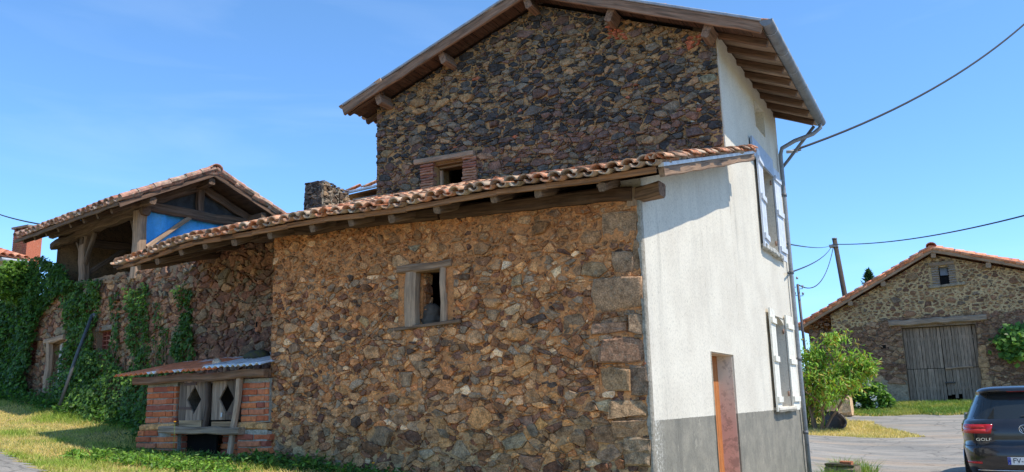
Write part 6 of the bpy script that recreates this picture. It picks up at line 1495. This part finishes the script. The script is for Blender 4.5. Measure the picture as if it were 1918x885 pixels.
# ================================================================== small things in the yard
tr = pg(1567, 782)
t = thing('stone_trough', 'weathered block-like stone trough behind the small tree', 'trough', tuple(tr))
def trough(q):
    q.beam(tr+np.array((-.55, .3, .30)), tr+np.array((.48, .3, .34)), .75, .62, (.40, .36, .28), seed=4, jit=.03, bev=.18)
sub(t, 'body', M['stone'], trough)
sub(t, 'rim', M['mortar_grey'], lambda q: q.beam(tr+np.array((-.60, .3, .66)), tr+np.array((.36, .3, .67)), .8, .07, (.3, .3, .3), seed=5, jit=.01))
ds = pg(1563, 806); q = MB(); n = 20; c_ = ds+np.array((0, .1, .25)); ax = np.array((.35, -.75, .45)); ax /= np.linalg.norm(ax); e1 = np.cross(ax, NZ); e1 /= np.linalg.norm(e1); e2 = np.cross(e1, ax)
rings = [[q.vert(c_+ax*dz+(e1*math.cos(a)+e2*math.sin(a)*.9)*r, (.06, .04, .03)) for a in np.linspace(0, 2*math.pi, n, endpoint=False)] for r, dz in ((.34, -.05), (.36, .02), (.31, .03), (.27, -.03), (.05, -.035))]
for a_, b_ in zip(rings[:-1], rings[1:]):
    for i in range(n): q.face((a_[i], a_[(i+1) % n], b_[(i+1) % n], b_[i]), True)
q.face(rings[0][::-1]); q.face(rings[-1]); tag(q.build('rusty_basin', M['metal'], None, center=True), 'round dark rusty basin tilted on the dry grass at the foot of the tree', 'basin')
bk2 = pf(1533, 872, X0+.45); bz = g1(bk2[0], 14.9)
t = thing('concrete_block', 'low dark concrete block in the grass by the downpipe', 'block', (-1.95, 15.1, g1(-1.95, 15.1)))
sub(t, 'body', M['mortar_grey'], lambda q: q.beam((-2.2, 15.1, bz+.14), (-1.72, 15.0, bz+.13), .3, .34, (.2, .2, .2), seed=3, jit=.01))
sub(t, 'moss_top', M['stone_moss'], lambda q: q.beam((-2.19, 15.1, bz+.315), (-1.74, 15.0, bz+.305), .28, .03, (.16, .15, .09), seed=4, jit=.01))
q = MB(); q.beam((-1.98, 15.05, bz+.35), (-1.80, 15.0, bz+.345), .1, .055, (.42, .16, .08), seg=2, jit=.003); tag(q.build('loose_brick', M['brick'], None, center=True), 'loose red brick lying on the low concrete block', 'brick')

# ================================================================== THE CAR
def m_carpaint():
    t = NT('black_car_paint'); t.b.inputs['Coat Weight'].default_value = .8; t.b.inputs['Coat Roughness'].default_value = .04
    c = t.mix((.012, .011, .014), (.05, .04, .035), t.mix(0.0, .35, t.ramp(t.noise(t.pos('object'), 4, 5, .6), [(.4, 0.0), (.8, 1.0)])))
    return t.done(c, None, Roughness=.28, Metallic=.2, **{'Specular_IOR_Level': .5})
M['car'] = m_carpaint(); M['cglass'] = m_glass('dark_car_glass', (.02, .024, .026), .03); M['chrome'] = m_glass('chrome', (.75, .75, .76), .15); M['chrome'].node_tree.nodes['Principled BSDF'].inputs['Metallic'].default_value = 1
M['plastic'] = m_glass('black_plastic', (.025, .025, .026), .5)
def m_light():
    t = NT('red_lamp_lens'); return t.done(t.mix(t.col(), 1.0, 1, 'MULTIPLY'), None, Roughness=.12, Coat_Weight=.5)
M['lamp'] = m_light()
M['plate'] = m_flat('number_plate', .4, .4, .05, 5)
CZ, CYR = .15, 14.85; cx_ = at(1917, 800, (0, CYR, 0), NY)[0]
car = thing('parked_car', 'black hatchback seen from behind at the right edge of the yard', 'car', (cx_, CYR, CZ))
ROWS = [(.16, .83, .10, 4.02), (.22, .865, .03, 4.15), (.32, .88, .0, 4.23), (.44, .885, -.02, 4.26), (.56, .89, -.01, 4.26), (.60, .89, .015, 4.25), (.615, .885, .05, 4.24), (.70, .888, .055, 4.22), (.78, .89, .05, 4.17), (.86, .885, .06, 4.08),
    (.93, .87, .085, 3.85), (.97, .855, .12, 3.45), (1.0, .835, .145, 3.12), (1.03, .82, .165, 3.04), (1.12, .775, .225, 2.86), (1.22, .725, .295, 2.64), (1.32, .675, .37, 2.40), (1.39, .64, .425, 2.20), (1.405, .635, .33, 2.15), (1.43, .62, .32, 2.05), (1.46, .58, .36, 1.85), (1.485, .50, .5, 1.6), (1.50, .30, .75, 1.35)]
NA = 96
def crow(z):
    zs_ = [r_[0] for r_ in ROWS]; return [float(np.interp(z, zs_, [r_[k] for r_ in ROWS])) for k in (1, 2, 3)]
def cpt(z, t, off=0.0):
    w_, y0, y1 = crow(z); w_ += off; y0 -= off; y1 += off; l = (y1-y0)/2; c, s_ = math.cos(t), math.sin(t); n = 6.5 if z < 1.0 else 4.2
    lx = math.copysign(abs(c)**(2/n), c)*w_; ly = math.copysign(abs(s_)**(2/n), s_); 
    bow = .06*(lx/w_)**2*(1 if s_ < 0 else 2.2)
    return np.array([lx*(1-.05*max(0, ly)**2), (y0+y1)/2+ly*l+(bow if s_ < 0 else -bow), z])
def t_of_x(z, x, side=-1):
    """angle on the tail for a lateral position"""
    w_, y0, y1 = crow(z); n = 6.5 if z < 1.0 else 4.2; c = math.copysign(min(1, abs(x)/w_)**(n/2), x); return -math.acos(c) if side < 0 else math.acos(c)
angs = [2*math.pi*i/NA for i in range(NA)]
# more stations across the tail
angs = sorted(set([round(a, 4) for a in angs]+[round((-math.acos(math.copysign((abs(x))**2.5, x))) % (2*math.pi), 4) for x in np.linspace(-.97, .97, 24)]))
parts = {'body': MB(), 'rear_window': MB(), 'side_window': MB(), 'side_window_right': MB(), 'windscreen': MB()}
idc = {}
def cv(nm, i, j, off):
    k = (nm, i, j)
    if k not in idc: idc[k] = parts[nm].vert(cpt(ROWS[i][0], angs[j], off), (.02, .02, .02))
    return idc[k]
for i in range(len(ROWS)-1):
    for j in range(len(angs)):
        j2 = (j+1) % len(angs); zm_ = (ROWS[i][0]+ROWS[i+1][0])/2; mid = cpt(zm_, (angs[j]+(angs[j2] if j2 else 2*math.pi))/2); w_, y0, y1 = crow(zm_); nm = 'body'
        if 1.01 < zm_ < 1.39:
            if mid[1] < y0+.2 and abs(mid[0]) < w_*.86: nm = 'rear_window'
            elif mid[1] > y1-.35 and abs(mid[0]) < w_*.93 and zm_ > 1.02: nm = 'windscreen'
            elif y0+.55 < mid[1] < y1-.45 and abs(mid[0]) > w_*.8 and zm_ < 1.37 and not (1.45 < mid[1] < 1.6): nm = 'side_window' if mid[0] < 0 else 'side_window_right'
        parts[nm].face((cv(nm, i, j, 0), cv(nm, i, j2, 0), cv(nm, i+1, j2, 0), cv(nm, i+1, j, 0)), True)
parts['body'].face([cv('body', len(ROWS)-1, j, 0) for j in range(len(angs))], True); parts['body'].face([cv('body', 0, j, 0) for j in range(len(angs))][::-1])
off_car = Vector((cx_, CYR, CZ))
def cbuild(mb, nm, mat, parent=car, label=None):
    mb.v = [(p[0]+off_car[0], p[1]+off_car[1], p[2]+off_car[2]) for p in mb.v]; return mb.build(nm, mat, parent, label)
body = cbuild(parts['body'], 'body', M['car']); rwin = cbuild(parts['rear_window'], 'rear_window', M['cglass']); cbuild(parts['side_window'], 'side_window', M['cglass']); cbuild(parts['side_window_right'], 'side_window', M['cglass']); cbuild(parts['windscreen'], 'windscreen', M['cglass'])
def patch(z0, z1, xa, xb, off, c, nz=4, nx=12, zt=None, side_ang=None):
    q = MB(); G = []
    for i in range(nz+1):
        z = z0+(z1-z0)*i/nz; ta = t_of_x(z, xa) if side_ang is None else side_ang; tb_ = t_of_x(z, xb if zt is None else xb+(zt-xb)*i/nz)
        G.append([(q.vert(cpt(z, ta+(tb_-ta)*j/nx, off), c), q.vert(cpt(z, ta+(tb_-ta)*j/nx, -.004), c)) for j in range(nx+1)])
    for i in range(nz):
        for j in range(nx): q.face((G[i][j][0], G[i][j+1][0], G[i+1][j+1][0], G[i+1][j][0]), True)
    for j in range(nx):
        q.face((G[0][j][1], G[0][j+1][1], G[0][j+1][0], G[0][j][0])); q.face((G[nz][j][0], G[nz][j+1][0], G[nz][j+1][1], G[nz][j][1]))
    for i in range(nz): q.face((G[i][0][1], G[i][0][0], G[i+1][0][0], G[i+1][0][1])); q.face((G[i][nx][0], G[i][nx][1], G[i+1][nx][1], G[i+1][nx][0]))
    return q
for sgn, lab in ((-1, 'left red tail lamp'), (1, None)):
    sa_ = -math.pi+.22 if sgn < 0 else -.22
    lamp = cbuild(patch(.79, .925, 0, sgn*.44, .010, (.42, .012, .015), 5, 16, sgn*.40, sa_), 'tail_lamp', M['lamp'], label=lab)
    cbuild(patch(.815, .85, sgn*.82, sgn*.50, .0125, (.75, .05, .05), 1, 10), 'lamp_strip', M['lamp'], lamp); cbuild(patch(.875, .905, sgn*.80, sgn*.52, .0125, (.6, .03, .03), 1, 10), 'lamp_strip', M['lamp'], lamp)
    cbuild(patch(.345, .375, sgn*.82, sgn*.60, .008, (.55, .02, .02), 1, 6), 'reflector', M['lamp'])
cbuild(patch(.16, .25, -.6, .6, .010, (.02, .02, .02), 2, 16), 'diffuser', M['plastic'])
cbuild(patch(.243, .255, -.66, .66, .014, (.6, .6, .6), 1, 20), 'chrome_strip', M['chrome'])
sm_ = cbuild(patch(.602, .610, -.86, .86, .004, (.005, .005, .005), 1, 24), 'tailgate_seam', M['plastic'])
for sgn in (-1, 1): cbuild(patch(.61, 1.0, sgn*.66, sgn*.652, .003, (.004, .004, .004), 6, 1, sgn*.70), 'tailgate_seam', M['plastic'])
sp = MB(); 
for sg1 in (0,): sp.add(patch(1.392, 1.425, -.56, .56, .03, (.02, .02, .02), 2, 16))
cbuild(sp, 'roof_spoiler', M['car'])
cbuild(patch(1.398, 1.412, -.16, .16, .036, (.3, .02, .02), 1, 6), 'brake_light', M['lamp'])
# plate, badge, lettering: flat prints on the curved tail
def tail_y(x, z): return cpt(z, t_of_x(z, x))[1]
pl = MB(); yp = tail_y(0, .40)-.022; pl.box((-.26, yp, .34), (.26, yp+.012, .45), (.78, .78, .76)); plo = cbuild(pl, 'number_plate', M['plate'])
eu = MB(); eu.box((-.259, yp-.002, .342), (-.218, yp+.0, .448), (.01, .04, .35)); cbuild(eu, 'blue_band', M['plate'], plo)
sr = MB()
for k in range(12):
    a = 2*math.pi*k/12; sr.box((-.2385+.011*math.cos(a)-.0015, yp-.003, .422+.011*math.sin(a)-.0015), (-.2385+.011*math.cos(a)+.0015, yp-.0021, .422+.011*math.sin(a)+.0015), (.7, .6, .05))
cbuild(sr, 'star_ring', M['plate'], plo)
def put_text(txt, size, x, y, z, mat, parent, bold=.0, sx=1.0, nm='lettering'):
    me = text_mesh(txt, size, .0006); me.materials.clear(); me.materials.append(mat)
    ca = me.color_attributes.new('Col', 'FLOAT_COLOR', 'POINT'); v = (.015, .015, .017) if mat is M['plate'] else (.8, .8, .8)
    ca.data.foreach_set('color', np.tile(np.array([*v, 1], np.float32), len(me.vertices)))
    o = bpy.data.objects.new(nm, me); COL.objects.link(o); o.parent = parent
    o.matrix_local = Matrix.Translation((x, y, z)) @ Matrix.Rotation(math.pi/2, 4, 'X') @ Matrix.Scale(sx, 4, (1, 0, 0)); return o
put_text('FV-', .105, -.125, yp-.0025, .395, M['plate'], plo, sx=.95)
me_w = put_text('F', .03, -.2385, yp-.0035, .362, M['chrome'], plo)
put_text('GOLF', .062, -.545, tail_y(-.43, .70)-.006, .70, M['chrome'], body, sx=1.35)
yb = tail_y(0, .85)-.012; bd_ = MB(); rg = [(.062*math.cos(a), yb, .85+.062*math.sin(a)) for a in np.linspace(0, 2*math.pi, 33)]; bd_.tube(rg, .0055, 6, (.7, .7, .7), caps=False)
for seg_ in ([(-.030, .893), (0, .855), (.030, .893)], [(-.048, .878), (-.024, .806), (0, .848), (.024, .806), (.048, .878)]):
    bd_.tube([(x, yb, z) for x, z in seg_], .0048, 6, (.7, .7, .7))
bo = cbuild(bd_, 'badge', M['chrome'], body)
bb = MB(); bb.tube([(0, yb+.004, .85), (0, yb+.014, .85)], .060, 28, (.02, .02, .02)); cbuild(bb, 'badge_disc', M['plastic'], bo)
wp_ = MB(); wp_.beam((-.02, tail_y(0, 1.05)-.02, 1.035), (.34, tail_y(.3, 1.1)-.03, 1.06), .02, .02, (.02, .02, .02), jit=0); cbuild(wp_, 'rear_wiper', M['plastic'])
for sgn in (-1, 1):
    mi = MB(); mi.beam((sgn*.84, 2.78, .98), (sgn*.965, 2.74, 1.0), .11, .12, (.02, .02, .02), jit=.0, bev=.3); cbuild(mi, 'wing_mirror', M['car'])
    for yy in (.72, 3.36):
        ty = MB(); ty.tube([(sgn*.70, yy, .315), (sgn*.72, yy, .315), (sgn*.862, yy, .315), (sgn*.868, yy, .315)], .31, 28, (.02, .02, .02)); 
        wh_ = MB(); wh_.add(ty); w_o = cbuild(wh_, 'wheel', M['rubber']); rm = MB(); rm.tube([(sgn*.86, yy, .315), (sgn*.884, yy, .315)], .215, 24, (.45, .45, .46)); cbuild(rm, 'rim', M['chrome'], w_o)

car.rotation_euler = (0, 0, R_(-4))
